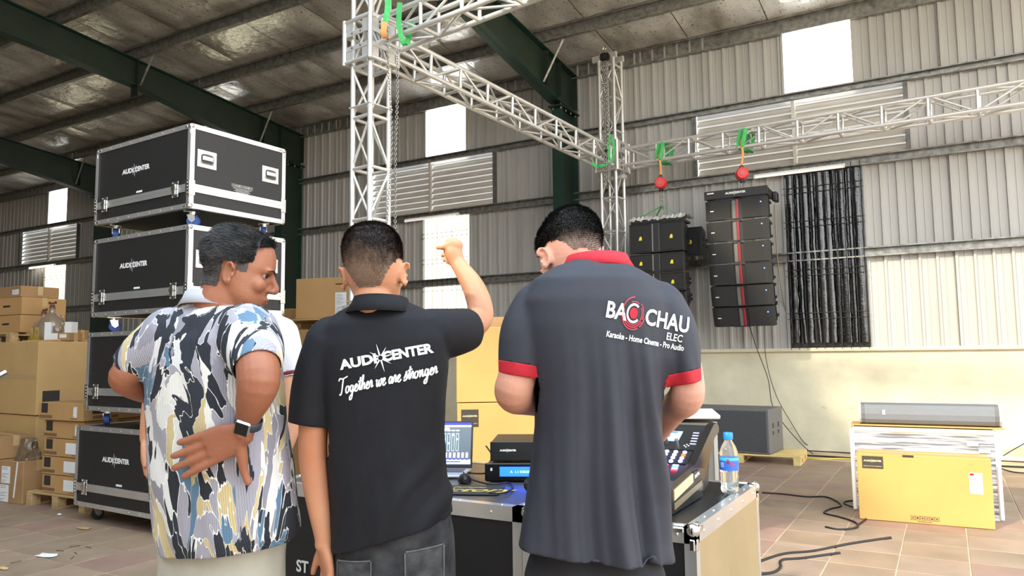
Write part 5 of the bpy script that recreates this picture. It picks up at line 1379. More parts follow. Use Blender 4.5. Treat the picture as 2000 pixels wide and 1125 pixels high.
def submesh(vs, fs, keep):
    idx = {}; nv = []; nf = []
    for f in fs:
        if keep(f):
            g = []
            for i in f:
                if i not in idx: idx[i] = len(nv); nv.append(vs[i].copy())
                g.append(idx[i])
            nf.append(tuple(g))
    return nv, nf
def thicken(vs, fs, t):
    """shell with an inner copy and closed rims"""
    me = bpy.data.meshes.new('x'); me.from_pydata([tuple(v) for v in vs], [], fs); me.update()
    nr = [v.normal.copy() for v in me.vertices]; n = len(vs); ed = {}
    for f in fs:
        for a, b_ in zip(f, f[1:]+f[:1]): ed[(a, b_)] = 1
    rim = [(a, b_) for (a, b_) in ed if (b_, a) not in ed]; bpy.data.meshes.remove(me)
    out = list(vs)+[v-nr[i]*t for i, v in enumerate(vs)]
    return out, list(fs)+[tuple(n+i for i in f[::-1]) for f in fs]+[(b_, a, n+a, n+b_) for a, b_ in rim]
def hair(root, Mh, vs, fs, nr, mask, thick, m, rough=.25, blades=0, bl=.012, comb=(0, -1, .2), seed=1, bm_=None, name='hair', fade=None):
    """cap grown from the scalp where mask(local)>0"""
    Mi = Mh.inverted(); R3 = Mh.to_3x3(); mk = {}
    loc = [Mi @ v for v in vs]
    for i, l in enumerate(loc):
        if l.z > .03 and abs(l.x) < .1 and abs(l.y) < .14: mk[i] = mask(l)
    nv, nf = [], []; idx = {}
    for f in fs:
        if all(mk.get(i, -1) > 0 for i in f):
            g = []
            for i in f:
                if i not in idx:
                    k = min(1, mk[i]*.45); l = loc[i]; w_ = 1+rough*.5*noise.noise(l*40)+rough*.5*noise.noise(Vector((l.x*190, l.y*60, l.z*60)))
                    idx[i] = len(nv); nv.append(vs[i]+nr[i]*(.0008+thick(l)*k*w_))
                g.append(idx[i])
            nf.append(tuple(g))
    o = addchild(name, nv, nf, m, root)
    if fade:
        at_ = o.data.attributes.new('fade', 'FLOAT', 'POINT'); Mi2 = Mh.inverted(); at_.data.foreach_set('value', [fade(Mi2 @ p) for p in nv])
    if blades:
        rnd = random.Random(seed); bv, bf = [], []; cv = (R3 @ Vector(comb)).normalized()
        me = o.data; n_ = len(nf); 
        norm = [p.normal.copy() for p in me.polygons]; M3 = WM[root.name].to_3x3()
        for _ in range(blades):
            k = rnd.randrange(n_); f = nf[k]; c = sum((nv[i] for i in f), Vector())/len(f); nn = (M3 @ norm[k]).normalized(); l = Mi @ c; th = thick(l)
            L_ = bl*(.4+.8*rnd.random())*min(1, .25+th/.008); d = (nn*.55+(cv-nn*cv.dot(nn))*.9+Vector((rnd.uniform(-1, 1), rnd.uniform(-1, 1), rnd.uniform(-1, 1)))*.28).normalized()
            s_ = d.cross(nn); s_ = s_.normalized()*.0008 if s_.length > 1e-5 else Vector((.0005, 0, 0)); b0 = len(bv); c = c-nn*.001
            bv += [c-s_, c+s_, c+d*L_*.6+s_*.7+nn*.001, c+d*L_*.6-s_*.7+nn*.001, c+d*L_]; bf += [(b0, b0+1, b0+2, b0+3), (b0+3, b0+2, b0+4)]
        h2 = addchild('hair_strands', bv, bf, bm_ or m, root, False); h2['kind'] = 'stuff'
        if fade: at_ = h2.data.attributes.new('fade', 'FLOAT', 'POINT'); at_.data.foreach_set('value', [fade(Mi @ p) for p in bv])
def cut_open(vs, fs, cuts):
    """remove the flat lids at sleeve ends and hem: (point, outward axis, radius, tolerance)"""
    me = bpy.data.meshes.new('x'); me.from_pydata([tuple(v) for v in vs], [], fs); me.update(); kill = set()
    for p in me.polygons:
        c = p.center
        for (q, ax, r, tol) in cuts:
            d = (c-q)
            if abs(d.dot(ax)) < tol and (d-ax*d.dot(ax)).length < r and p.normal.dot(ax) > .72: kill.add(p.index)
    bpy.data.meshes.remove(me)
    return submesh(vs, fs, lambda f, it=iter(range(len(fs))): next(it) not in kill)
def bisect(vs, fs, co, no, rad, clear=False):
    bm = bmesh.new(); V_ = [bm.verts.new(v) for v in vs]
    for f in fs:
        try: bm.faces.new([V_[i] for i in f])
        except ValueError: pass
    fc = [f for f in bm.faces if ((f.calc_center_median()-co)-no*(f.calc_center_median()-co).dot(no)).length < rad and abs((f.calc_center_median()-co).dot(no)) < .08]
    g = set(fc)
    for f in fc: g.update(f.edges); g.update(f.verts)
    bmesh.ops.bisect_plane(bm, geom=list(g), plane_co=co, plane_no=no, clear_outer=clear)
    bm.verts.index_update(); o1 = [v.co.copy() for v in bm.verts]; o2 = [tuple(v.index for v in f.verts) for f in bm.faces]; bm.free(); return o1, o2
def trim(vs, fs, ch, back=.006, kr=1.35):
    q = at(*ch[-1][:3]); a = (q-at(*ch[-2][:3])).normalized(); return bisect(vs, fs, q-a*back, a, ch[-1][3]*kr, True)
def trimhem(vs, fs, r, back=.008):
    c = sum(r, Vector())/len(r); no = (r[0]-c).cross(r[9]-c).normalized()
    if no.z > 0: no = -no
    return bisect(vs, fs, c-no*back, no, .6, True)
def band(vs, fs, ch, w0, w1, kr=1.5):
    q = at(*ch[-1][:3]); a = (q-at(*ch[-2][:3])).normalized(); rad = ch[-1][3]*kr
    vs, fs = bisect(vs, fs, q-a*w0, a, rad); vs, fs = bisect(vs, fs, q-a*w1, a, rad)
    def inb(f):
        c = sum((vs[i] for i in f), Vector())/len(f); d = c-q; return -w1-1e-5 < d.dot(a) < -w0+1e-5 and (d-a*d.dot(a)).length < rad
    return submesh(vs, fs, lambda f: not inb(f)), submesh(vs, fs, inb)
def split_faces(vs, fs, test):
    flag = [test(v) for v in vs]
    a = submesh(vs, fs, lambda f: not all(flag[i] for i in f)); b_ = submesh(vs, fs, lambda f: all(flag[i] for i in f)); return a, b_
def ridge(x): return 1-abs(((x) % 2.0)-1)*1.0
def decal(root, name, mb, centre, u, v, n, bvh, m, lift=.0025, maxe=.006):
    """lay flat lettering on the cloth: mb in metres, thrown along n on the surface"""
    bm = bmesh.new(); V_ = [bm.verts.new(p) for p in mb.v]
    for f in mb.f:
        try: bm.faces.new([V_[i] for i in f])
        except ValueError: pass
    bmesh.ops.triangulate(bm, faces=bm.faces)
    for _ in range(4):
        le = [e for e in bm.edges if e.calc_length() > maxe]
        if not le: break
        bmesh.ops.subdivide_edges(bm, edges=le, cuts=1); bmesh.ops.triangulate(bm, faces=bm.faces)
    bm.verts.index_update(); vs = []; ok = []
    for vv in bm.verts:
        p = centre+u*vv.co.x+v*vv.co.y; h = bvh.ray_cast(p-n*1.0, n, 3.0)
        if h[0] is None: vs.append(p); ok.append(False)
        else: vs.append(h[0]-n*lift); ok.append(True)
    fs = [tuple(x.index for x in f.verts) for f in bm.faces if all(ok[x.index] for x in f.verts)]; bm.free()
    return addchild(name, vs, fs, m, root, False)
def pants(root, rings_top, hips, feet, d, al, m, legr=(.098, .078, .066), name='trousers', amp=.006, shoe=None, zbot=.07):
    """hips loft from pixel rings, then two legs to the floor"""
    b = MB(); b.loft(rings_top)
    u = HR*math.cos(al)-HF*math.sin(al); v = HF*math.cos(al)+HR*math.sin(al)
    for s_ in (-1, 1):
        h = hips+u*(s_*.088); f = feet+u*(s_*.13)
        limb(b, [(Vector((h.x, h.y, hips.z)), legr[0]), (Vector((h.x*.6+f.x*.4, h.y*.6+f.y*.4, .47)), legr[1]), (Vector((f.x, f.y, zbot)), legr[2])], 6, end1=False)
        if shoe:
            so_ = MB(); fx = Vector((f.x, f.y, 0)); rings = []
            for k, (yy, ww, hh) in enumerate(((-.085, .02, .05), (-.075, .036, .075), (-.03, .042, .09), (.04, .045, .075), (.10, .050, .052), (.15, .044, .04), (.178, .02, .03))):
                c = fx+v*yy; rings.append([c+u*(ww*math.cos(a))+UP*max(.002, hh*.5+hh*.5*math.sin(a)) for a in [2*PI*i/16 for i in range(16)]])
            so_.loft(rings).build('shoe', shoe, root, world=True)
    me = evalmesh(b, .009, 4); vs, fs, nr = pydata(me); bpy.data.meshes.remove(me)
    for i, p in enumerate(vs):
        q = Vector((p.dot(u)*9, p.dot(v)*9, p.z*5)); vs[i] = p+nr[i]*amp*(noise.noise(q)+.5*noise.noise(q*2.3))
    return addchild(name, vs, fs, m, root), vs, fs

BROWN = mat('iris', '1d120c', .2); EYEW = mat('eye_white', '9c8f88', .3)
def eyes(root, Mh):
    R3 = Mh.to_3x3()
    for s_ in (-1, 1):
        e = MB().sphere(Mh @ Vector((s_*.031, .0758, .118)), .0098, nu=14, nv=10).build('eye', EYEW, root, world=True)
        MB().sphere(Mh @ Vector((s_*.031, .0905, .119)), .0057, nu=12, nv=8).build('iris', BROWN, e, world=False) if False else MB().sphere(WM[root.name].inverted() @ (Mh @ Vector((s_*.0325, .0800, .118))), .0070, nu=12, nv=8).build('iris', BROWN, e)
def brows(root, Mh, m):
    for s_ in (-1, 1):
        MB().tube([WM[root.name].inverted() @ (Mh @ Vector((s_*x, y, z))) for x, y, z in ((.018, .0855, .1195), (.024, .0880, .1235), (.031, .0888, .1248), (.038, .0870, .1235), (.0445, .0815, .1200))], .0013, 5).build('eyelashes', MATS['black_plastic'], root)
        pts = [WM[root.name].inverted() @ (Mh @ Vector((s_*x, y, z))) for x, y, z in ((.014, .1005, .131), (.026, .1015, .136), (.038, .097, .138), (.050, .087, .133))]
        MB().tube(smoothpts(pts, 3), [.002, .0027, .003, .003, .003, .003, .0027, .0025, .002, .0012], 6).build('eyebrow', m, root)

def hairmix(name, a, b_):
    m = bpy.data.materials.new(name); m.use_nodes = True; nt = m.node_tree; p = nt.nodes['Principled BSDF']; p.inputs['Roughness'].default_value = .55
    at_ = nt.nodes.new('ShaderNodeAttribute'); at_.attribute_name = 'fade'; mx = nt.nodes.new('ShaderNodeMix'); mx.data_type = 'RGBA'
    mx.inputs['A'].default_value = (*lin(a), 1); mx.inputs['B'].default_value = (*lin(b_), 1); nt.links.new(at_.outputs['Fac'], mx.inputs['Factor']); nt.links.new(mx.outputs['Result'], p.inputs['Base Color'])
    return m
cl = lambda v: max(0, min(1, v))
def person(label, px, py_, d): 
    p = at(px, py_, d); return thing('person', label, 'person', (p.x, p.y, 0))

# ------------------------------------------------------------------ man in the patterned shirt
skin1 = skinmat('skin_tan', '935a40', 'ab7054'); skin2 = skinmat('skin_light', 'c07f5c', 'd09673'); skin3 = skinmat('skin_fair', 'c78c74', 'd39d88')
hair1 = mat('hair_black', '14100e', .45, 0, .4, 60, .3, 300, dirt='2e2622'); hair2 = mat('hair_brown', '3f2f26', .5, 0, .4, 60, .3, 300, dirt='2a201b'); fade2 = mat('hair_fade', '6b5143', .7, 0, .3, 90, .2, 400)
hairg = mat('hair_salt', '2b2725', .4, 0, .5, 90, .3, 300, dirt='0f0d0c'); hgrey = mat('hair_greying', '4a4340', .6, 0, .4, 60, .3, 300, dirt='27211e')
# printed cloth: brush strokes of slate, lilac grey, white, dusty blue and cream
pm = bpy.data.materials.new('brush_print_cloth'); pm.use_nodes = True; nt = pm.node_tree; b = nt.nodes['Principled BSDF']; L = nt.links.new; b.inputs['Roughness'].default_value = .8
tc = nt.nodes.new('ShaderNodeTexCoord'); mp = nt.nodes.new('ShaderNodeMapping'); mp.inputs['Rotation'].default_value = (.5, .75, .4); mp.inputs['Scale'].default_value = (1, 1, .33); L(tc.outputs['Object'], mp.inputs[0])
nz = nt.nodes.new('ShaderNodeTexNoise'); nz.inputs['Scale'].default_value = 5.2; nz.inputs['Detail'].default_value = 4.5; nz.inputs['Distortion'].default_value = 1.1; L(mp.outputs[0], nz.inputs[0])
sb = nt.nodes.new('ShaderNodeVectorMath'); sb.operation = 'SUBTRACT'; sb.inputs[1].default_value = (.5, .5, .5); L(nz.outputs['Color'], sb.inputs[0])
sc2 = nt.nodes.new('ShaderNodeVectorMath'); sc2.operation = 'SCALE'; sc2.inputs['Scale'].default_value = .38; L(sb.outputs[0], sc2.inputs[0])
ad = nt.nodes.new('ShaderNodeVectorMath'); L(mp.outputs[0], ad.inputs[0]); L(sc2.outputs[0], ad.inputs[1])
vo = nt.nodes.new('ShaderNodeTexVoronoi'); vo.inputs['Scale'].default_value = 19; vo.inputs['Randomness'].default_value = 1; L(ad.outputs[0], vo.inputs['Vector'])
sp = nt.nodes.new('ShaderNodeSeparateColor'); L(vo.outputs['Color'], sp.inputs[0])
cr = nt.nodes.new('ShaderNodeValToRGB'); cr.color_ramp.interpolation = 'CONSTANT'; L(sp.outputs[0], cr.inputs[0])
cols = [(0, '23272f'), (.30, 'a39fa8'), (.47, 'dedbd6'), (.58, '2a2f38'), (.68, '5d7b93'), (.77, 'cdb98a'), (.87, 'e9e5dc'), (.94, '8f8c95')]
els = cr.color_ramp.elements; els[0].position = 0; els[0].color = (*lin(cols[0][1]), 1); els[1].position = cols[1][0]; els[1].color = (*lin(cols[1][1]), 1)
for p_, c_ in cols[2:]: e = els.new(p_); e.color = (*lin(c_), 1)
v2 = nt.nodes.new('ShaderNodeTexVoronoi'); v2.feature = 'DISTANCE_TO_EDGE'; v2.inputs['Scale'].default_value = 19; L(ad.outputs[0], v2.inputs['Vector'])
st_ = nt.nodes.new('ShaderNodeMath'); st_.operation = 'LESS_THAN'; st_.inputs[1].default_value = .028; L(v2.outputs['Distance'], st_.inputs[0])
ml = nt.nodes.new('ShaderNodeMath'); ml.operation = 'MULTIPLY'; ng = nt.nodes.new('ShaderNodeMath'); ng.operation = 'GREATER_THAN'; ng.inputs[1].default_value = .5; L(sp.outputs[1], ng.inputs[0]); L(st_.outputs[0], ml.inputs[0]); L(ng.outputs[0], ml.inputs[1])
mx = nt.nodes.new('ShaderNodeMix'); mx.data_type = 'RGBA'; mx.inputs['B'].default_value = (*lin('efece4'), 1); L(ml.outputs[0], mx.inputs['Factor']); L(cr.outputs[0], mx.inputs['A']); L(mx.outputs['Result'], b.inputs['Base Color'])
wv = nt.nodes.new('ShaderNodeTexWave'); wv.inputs['Scale'].default_value = 60; wv.inputs['Distortion'].default_value = 3; wv.inputs['Detail'].default_value = 2; L(tc.outputs['Object'], wv.inputs[0])
bp = nt.nodes.new('ShaderNodeBump'); bp.inputs['Strength'].default_value = .35; bp.inputs['Distance'].default_value = .004; L(wv.outputs['Fac'], bp.inputs['Height']); L(bp.outputs[0], b.inputs['Normal'])

def make_person(label, base, d, al, head, skin, torso, ry_core, arms, sleeves, cuts, shirt_m, fold, hand_fn, head_heavy=0, hscale=1, voxel=.0055, core=.10, neck=None):
    root = person(label, *base)
    Mh = headm(*head); b = MB(); head_parts(b, Mh, head_heavy)
    tr = [ring(*r[:5], r[5] if len(r) > 5 else d, al) for r in torso]
    top = sum(tr[0], Vector())/len(tr[0]); nk = neck or .056
    limb(b, [(Mh @ Vector((0, -.022, .075)), nk), (Mh @ Vector((0, -.035, .0)), nk), (top+Vector((0, 0, -.02)), nk*1.08), (top+Vector((0, 0, -.10)), nk*1.0)], 5)
    cs = [sum(r, Vector())/len(r) for r in tr]
    limb(b, [(top+Vector((0, 0, -.08)), .07), (cs[len(cs)//2], core*.95), (cs[-4], core*.8)], 4)
    for ch in arms: limb(b, [(top+Vector((0, 0, -.10)), .04)]+[(at(x, y, dd), r) for x, y, dd, r in ch], 5)
    # shirt
    sb_ = MB(); sb_.loft(tr)
    for ch in sleeves: limb(sb_, [(at(x, y, dd), r) for x, y, dd, r in ch], 5, end1=False, n=24)
    me = evalmesh(sb_, .0065, 7, .6); vs, fs, nr = pydata(me); bpy.data.meshes.remove(me)
    fold(vs, nr)
    bvh = BVHTree.FromPolygons(vs, fs)
    hand_fn(b, bvh)
    me = evalmesh(b, voxel if voxel else .005, 2); hv, hf, hn = pydata(me); bpy.data.meshes.remove(me)
    shape_face(hv, Mh)
    body = addchild('body', hv, hf, skin, root)
    return root, Mh, hv, hf, hn, vs, fs, nr, bvh, tr
def hemcut(r): # plane through the last ring
    c = sum(r, Vector())/len(r); return (c, -((r[0]-c).cross(r[9]-c)).normalized() if ((r[0]-c).cross(r[9]-c)).z > 0 else ((r[0]-c).cross(r[9]-c)).normalized(), .6, .02)
def endcut(ch, r=None):
    a = at(*ch[-2][:3]); b_ = at(*ch[-1][:3]); return (b_, (b_-a).normalized(), (r or ch[-1][3])*1.3, .012)

def fold_pattern(vs, nr):
    for i, p in enumerate(vs):
        x = p.dot(HR); y = p.dot(HF); q = Vector((x*7+p.z*1.6, y*7, p.z*2.6)); k = min(1, max(.25, (1.55-p.z)*1.6))
        vs[i] = p+nr[i]*(.013*k*noise.noise(q)+.007*k*noise.noise(q*2.4))
hand1 = {}
DM = 1.05
def hand_1(b, bvh):
    w_ = at(481, 830, 1.88); r = ray(440, 872); h = bvh.ray_cast(CAMP, r.normalized(), 5); tgt = h[0] if h[0] else at(440, 872, 1.95)
    back = -_F; dr = (at(425, 868, 1.93)-at(478, 838, 1.90)); side = at(500, 880, 1.93)-at(470, 850, 1.93)
    sd = ((tgt-CAMP).dot(_F)-.022)/DM
    w2 = at(476, 846, sd-.012); dr = at(404, 876, sd-.0)-w2
    limb(b, [(at(492, 790, 1.85), .040), (at(482, 826, min(1.9, sd)), .030), (w2, .026)], 4)
    hand(b, w2, dr, back, side, 1.2, (.05, .05, .06, .08), .085, (1.25, .1), -.2, 1.12)
    hand1['w'] = at(485, 824, min(1.9, sd)-.0); hand1['ax'] = (at(481, 842, sd)-at(491, 800, 1.86)).normalized()
torso1 = [(392, 586, 466, 592, .055), (352, 594, 502, 604, .085), (318, 618, 528, 630, .115), (294, 662, 545, 668, .14), (284, 712, 550, 720, .15), (284, 770, 556, 770, .152), (287, 840, 563, 840, .154), (290, 910, 573, 910, .156), (296, 980, 581, 980, .156), (302, 1042, 584, 1025, .156), (316, 1082, 578, 1050, .152)]
sl1 = [(335, 652, 2.06, .080), (285, 690, 2.06, .070), (248, 722, 2.06, .054)]; sr1 = [(482, 650, 1.99, .088), (497, 688, 1.90, .078), (502, 722, 1.85, .063)]
R_ = make_person('man in a brush-patterned short sleeve shirt, hand on hip, face turned right', (430, 800, 2.07), 2.07, math.radians(28), (464, 538, 2.05, math.radians(80), math.radians(-13), 0, .97), skin1, torso1, .1,
    [[(345, 660, 2.06, .055), (285, 700, 2.06, .05), (243, 735, 2.05, .043), (262, 752, 2.10, .042), (305, 772, 2.2, .034)], [(482, 650, 1.99, .06), (500, 700, 1.88, .056), (505, 745, 1.83, .055), (492, 790, 1.85, .043)]],
    [sl1, sr1], None, pm, fold_pattern, hand_1, .12, voxel=.0045, neck=.066, core=.11)
root, Mh, hv, hf, hn, vs, fs, nr, bvh, tr = R_
vs, fs = trim(vs, fs, sl1); vs, fs = trim(vs, fs, sr1); vs, fs = trimhem(vs, fs, tr[-1]); vs, fs = thicken(vs, fs, .003); addchild('shirt', vs, fs, pm, root)
def mask1(l):
    front = .066 if l.z > .16 else .060-(.16-l.z)*1.1
    hl = .205-(.10-l.y)*.0
    a = min((front-l.y)*60+ (l.z-.185)*30*(1 if l.y > .02 else 0)+.9, 3)
    low = (l.z-(.055+max(0, l.y+.03)*1.1))*60
    if abs(l.x) > .066 and l.y > -.035 and l.z < .135: low = (l.z-.135)*60 if l.y < .02 else -1
    if l.y > .045: a = (l.z-.195-(l.y-.045)*.3)*70
    return min(a, low)
hm1 = hairmix('hair_greying_black', '0f0d0c', '5d5450')
hair(root, Mh, hv, hf, hn, mask1, lambda l: .002+.009*max(0, min(1, (l.z-.11)/.08)), hm1, .4, 16000, .019, (0, -1, -.25), 3, fade=lambda l: cl(cl((.135-l.z)/.05)*.45+.5*noise.noise(l*45)+.02))
hair(root, Mh, hv, hf, hn, lambda l: 1 if (l.y > .0 and l.y < .034 and abs(l.x) > .05 and .112 < l.z < .165 and abs(l.x) < .0800) else -1, lambda l: .001, hm1, .5, 900, .006, (0, -.3, -1), 4, name='sideburn', fade=lambda l: .7)
eyes(root, Mh); brows(root, Mh, hair1)
MB().tube([WM[root.name].inverted() @ (Mh @ Vector((x, .1005-abs(x)*.25, .0472))) for x in (-.021, -.01, 0, .01, .021)], .0014, 5).build('mouth_line', mat('lip_dark', '6d3e33', .5), root)
# inside-out collar
tp = sum(tr[0], Vector())/len(tr[0])
def collar(root, c, rx, ry_, h, al, m, tilt=.0, out=.018, gap=.35, drop=.045, name='collar', side=0):
    u = HR*math.cos(al)-HF*math.sin(al); v = HF*math.cos(al)+HR*math.sin(al); rings = []; n = 40
    prof = [(0, -.01), (.002, h*.6), (.006, h), (.010, h), (.016, h*.55), (.016+out, h-drop), (.013+out, h-drop-.001), (.010, h*.5), (.004, h*.8)]
    for k in range(n+1):
        a = PI/2+gap+(2*PI-2*gap)*k/n; r = []
        for (o2, z) in prof: p = c+u*((rx+o2)*math.cos(a))+v*((ry_+o2)*math.sin(a)); r.append(p+UP*(z-tilt*math.sin(a)*ry_+side*math.cos(a)*rx)); 
        rings.append(r)
    b = MB(); b.loft(rings); return b.build(name, m, root, world=True)
collar(root, at(424, 606, 2.07), .082, .078, .036, math.radians(40), mat('collar_lining', 'b9b7bb', .8), .25, .014, .5, .04, side=.10)
# watch
w_ = hand1['w']; axw = hand1['ax']; t_ = WM[root.name].inverted()
u_ = (-_F-axw*(-_F).dot(axw)).normalized(); s_ = axw.cross(u_)
rg = [[w_+axw*z+(u_*math.cos(a)*.031+s_*math.sin(a)*.034) for z in (-.011,)] for a in (0,)]
b = MB(); rings = []
for z, rr in ((-.012, .0), (-.011, .0022), (.011, .0022), (.012, .0)): rings.append([w_+axw*z+(u_*math.cos(a)*(.0325+rr)+s_*math.sin(a)*(.0345+rr)) for a in [2*PI*i/28 for i in range(28)]])
wb_ = b.loft(rings, cap=False).build('watch_strap', mat('strap_blue', '3a4150', .5), root, world=True)
Rw = Matrix((s_, axw, u_)).transposed(); cwt = w_+u_*.038
MB().box(cwt, (.042, .042, .011), rot=Rw, bev=.005).build('watch_case', M['chrome'], root, world=True)
MB().box(cwt+u_*.0056, (.035, .034, .001), rot=Rw, bev=.0004).build('watch_face', mat('watch_glass', '0a0b0d', .08), root, world=True)
khaki = mat('khaki_cloth', 'b8b3a3', .85, 0, .06, 8, .2, 200)
hp = at(440, 1060, 2.1)
pt = [ring(318, 1000, 570, 990, .13, 2.09, math.radians(28)), ring(308, 1060, 558, 1060, .135, 2.09, math.radians(28)), ring(306, 1130, 556, 1130, .135, 2.09, math.radians(28)), ring(316, 1190, 548, 1190, .12, 2.09, math.radians(28))]
pants(root, pt, Vector((hp.x, hp.y, .72)), Vector((hp.x, hp.y, 0)), 2.09, math.radians(28), khaki, (.105, .086, .075), shoe=M['rubber'])

DM = 1.0
# ------------------------------------------------------------------ pointing man in the black polo
def fold_2(vs, nr):
    for i, p in enumerate(vs):
        x = p.dot(HR); y = p.dot(HF); k = min(1, max(.1, (1.42-p.z)*2.2))
        s1 = math.sin((x*1.0-p.z*.75)*46+3*noise.noise(Vector((x*4, 0, p.z*4)))) ; m_ = max(0, min(1, (1.15-p.z)*4))*max(0, min(1, (x+.45)*5))
        vs[i] = p+nr[i]*(.009*k*noise.noise(Vector((x*8, y*8, p.z*2.5)))+.013*m_*max(-.2, s1)**1+.004*k*noise.noise(Vector((x*19, y*19, p.z*6))))
def hand_2(b, bvh):
    # right hand, pointing; knuckles up, index to the left
    D = 2.44; wr = at(894, 513, D)
    limb(b, [(at(905, 530, 2.42), .029), (wr, .026), (at(886, 495, D+.01), .031), (at(883, 481, D+.02), .030)], 4)
    b.sphere(at(886, 480, D+.015), (.034, .03, .024), nu=14, nv=8)
    limb(b, [(at(884, 474, D), .0135), (at(874, 478, D), .0115), (at(863, 483, D-.005), .0095), (at(855, 483, D-.005), .0085)], 3, n=12)       # thumb towards the left
    limb(b, [(at(889, 471, D+.03), .012), (at(879, 480, D+.07), .0095), (at(870, 494, D+.09), .0088), (at(864, 499, D+.08), .008)], 3, n=12)
    limb(b, [(at(893, 476, D+.03), .0115), (at(884, 488, D+.075), .0095), (at(874, 500, D+.07), .0088), (at(868, 508, D+.05), .008)], 3, n=12)
    limb(b, [(at(896, 482, D+.03), .011), (at(888, 494, D+.065), .0092), (at(879, 506, D+.05), .0085), (at(874, 512, D+.03), .008)], 3, n=12)
    limb(b, [(at(897, 490, D+.03), .0105), (at(892, 501, D+.05), .0085), (at(885, 510, D+.04), .0078), (at(880, 515, D+.02), .0075)], 3, n=12)
    # left hand hanging
    wl = at(632, 1062, 2.10)
    hand(b, wl, at(642, 1130, 2.10)-wl, HR*.75-_F*-.5, _F*1.0+HR*.35, 1.0, (.45, .55, .6, .65), .08, (.55, .3), .3)
torso2 = [(696, 592, 788, 586, .052), (662, 610, 822, 600, .08), (632, 636, 856, 622, .105), (616, 676, 874, 662, .115), (622, 730, 876, 715, .12), (632, 790, 870, 780, .12), (638, 860, 868, 850, .118), (644, 930, 874, 920, .12), (650, 1000, 884, 970, .124), (652, 1050, 888, 990, .126), (652, 1080, 889, 1006, .126)]
sl2 = [(650, 668, 2.12, .078), (618, 745, 2.11, .066), (603, 832, 2.10, .058)]; sr2 = [(838, 655, 2.13, .078), (880, 650, 2.20, .073), (914, 643, 2.27, .066)]
R_ = make_person('man seen from behind in a black polo shirt pointing with his raised right arm', (758, 800, 2.12), 2.12, math.radians(6), (731, 537, 2.12, math.radians(3), math.radians(2), math.radians(-3), 1.03), skin2, torso2, .1,
    [[(650, 668, 2.12, .05), (622, 750, 2.11, .048), (612, 840, 2.10, .041), (612, 900, 2.10, .040), (622, 980, 2.10, .034), (632, 1050, 2.10, .025), (632, 1062, 2.10, .026)], [(838, 655, 2.13, .05), (885, 650, 2.22, .049), (932, 628, 2.33, .043), (938, 602, 2.36, .041), (925, 562, 2.39, .037), (905, 530, 2.42, .029)]],
    [sl2, sr2], None, None, fold_2, hand_2, 0, voxel=.005, neck=.052)
root, Mh, hv, hf, hn, vs, fs, nr, bvh, tr = R_
blk = mat('black_pique', '17171c', .75, 0, .12, 30, .25, 700, spec=.35)
vs2, fs2 = trim(vs, fs, sl2); vs2, fs2 = trim(vs2, fs2, sr2); vs2, fs2 = trimhem(vs2, fs2, tr[-1]); vs2, fs2 = thicken(vs2, fs2, .003); addchild('polo_shirt', vs2, fs2, blk, root)
def mask2(l):
    low = (l.z-(.066+.062*cl((abs(l.x)-.030)/.036)+max(0, l.y+.02)*.5))*50
    if abs(l.x) > .066 and -.045 < l.y < .02: low = (l.z-.140)*60
    if l.y > .06: low = (l.z-.19)*60
    return low
hm2 = hairmix('hair_brown_fade', '2a1f1a', '8d7260')
f2_ = lambda l: cl((.195-l.z)/.075+.25*noise.noise(l*28)+.35*noise.noise(Vector((l.x*120, l.y*60, l.z*40)))-.35*cl(l.x/.05))  # lighter hair downwards with noise, darker towards the right side
hair(root, Mh, hv, hf, hn, mask2, lambda l: .0008+.0075*max(0, min(1, (l.z-.12)/.09)), hm2, .3, 22000, .012, (.5, -.8, -.4), 5, fade=f2_)
eyes(root, Mh); brows(root, Mh, hair2)
collar(root, at(744, 606, 2.10), .066, .066, .034, math.radians(8), blk, .12, .020, .5, .046)
cpos = at(766, 697, 2.12); nd = HF.copy(); u1 = (at(850, 680, 2.1)-at(680, 712, 2.1)).normalized(); v1 = (UP-u1*UP.dot(u1)).normalized()
decal(root, 'shirt_logo', audio_logo(.258), cpos, u1, v1, nd, bvh, M['white'])
c2 = at(768, 742, 2.12); u2 = (at(860, 722, 2.1)-at(675, 762, 2.1)).normalized(); v2_ = (UP-u2*UP.dot(u2)).normalized()
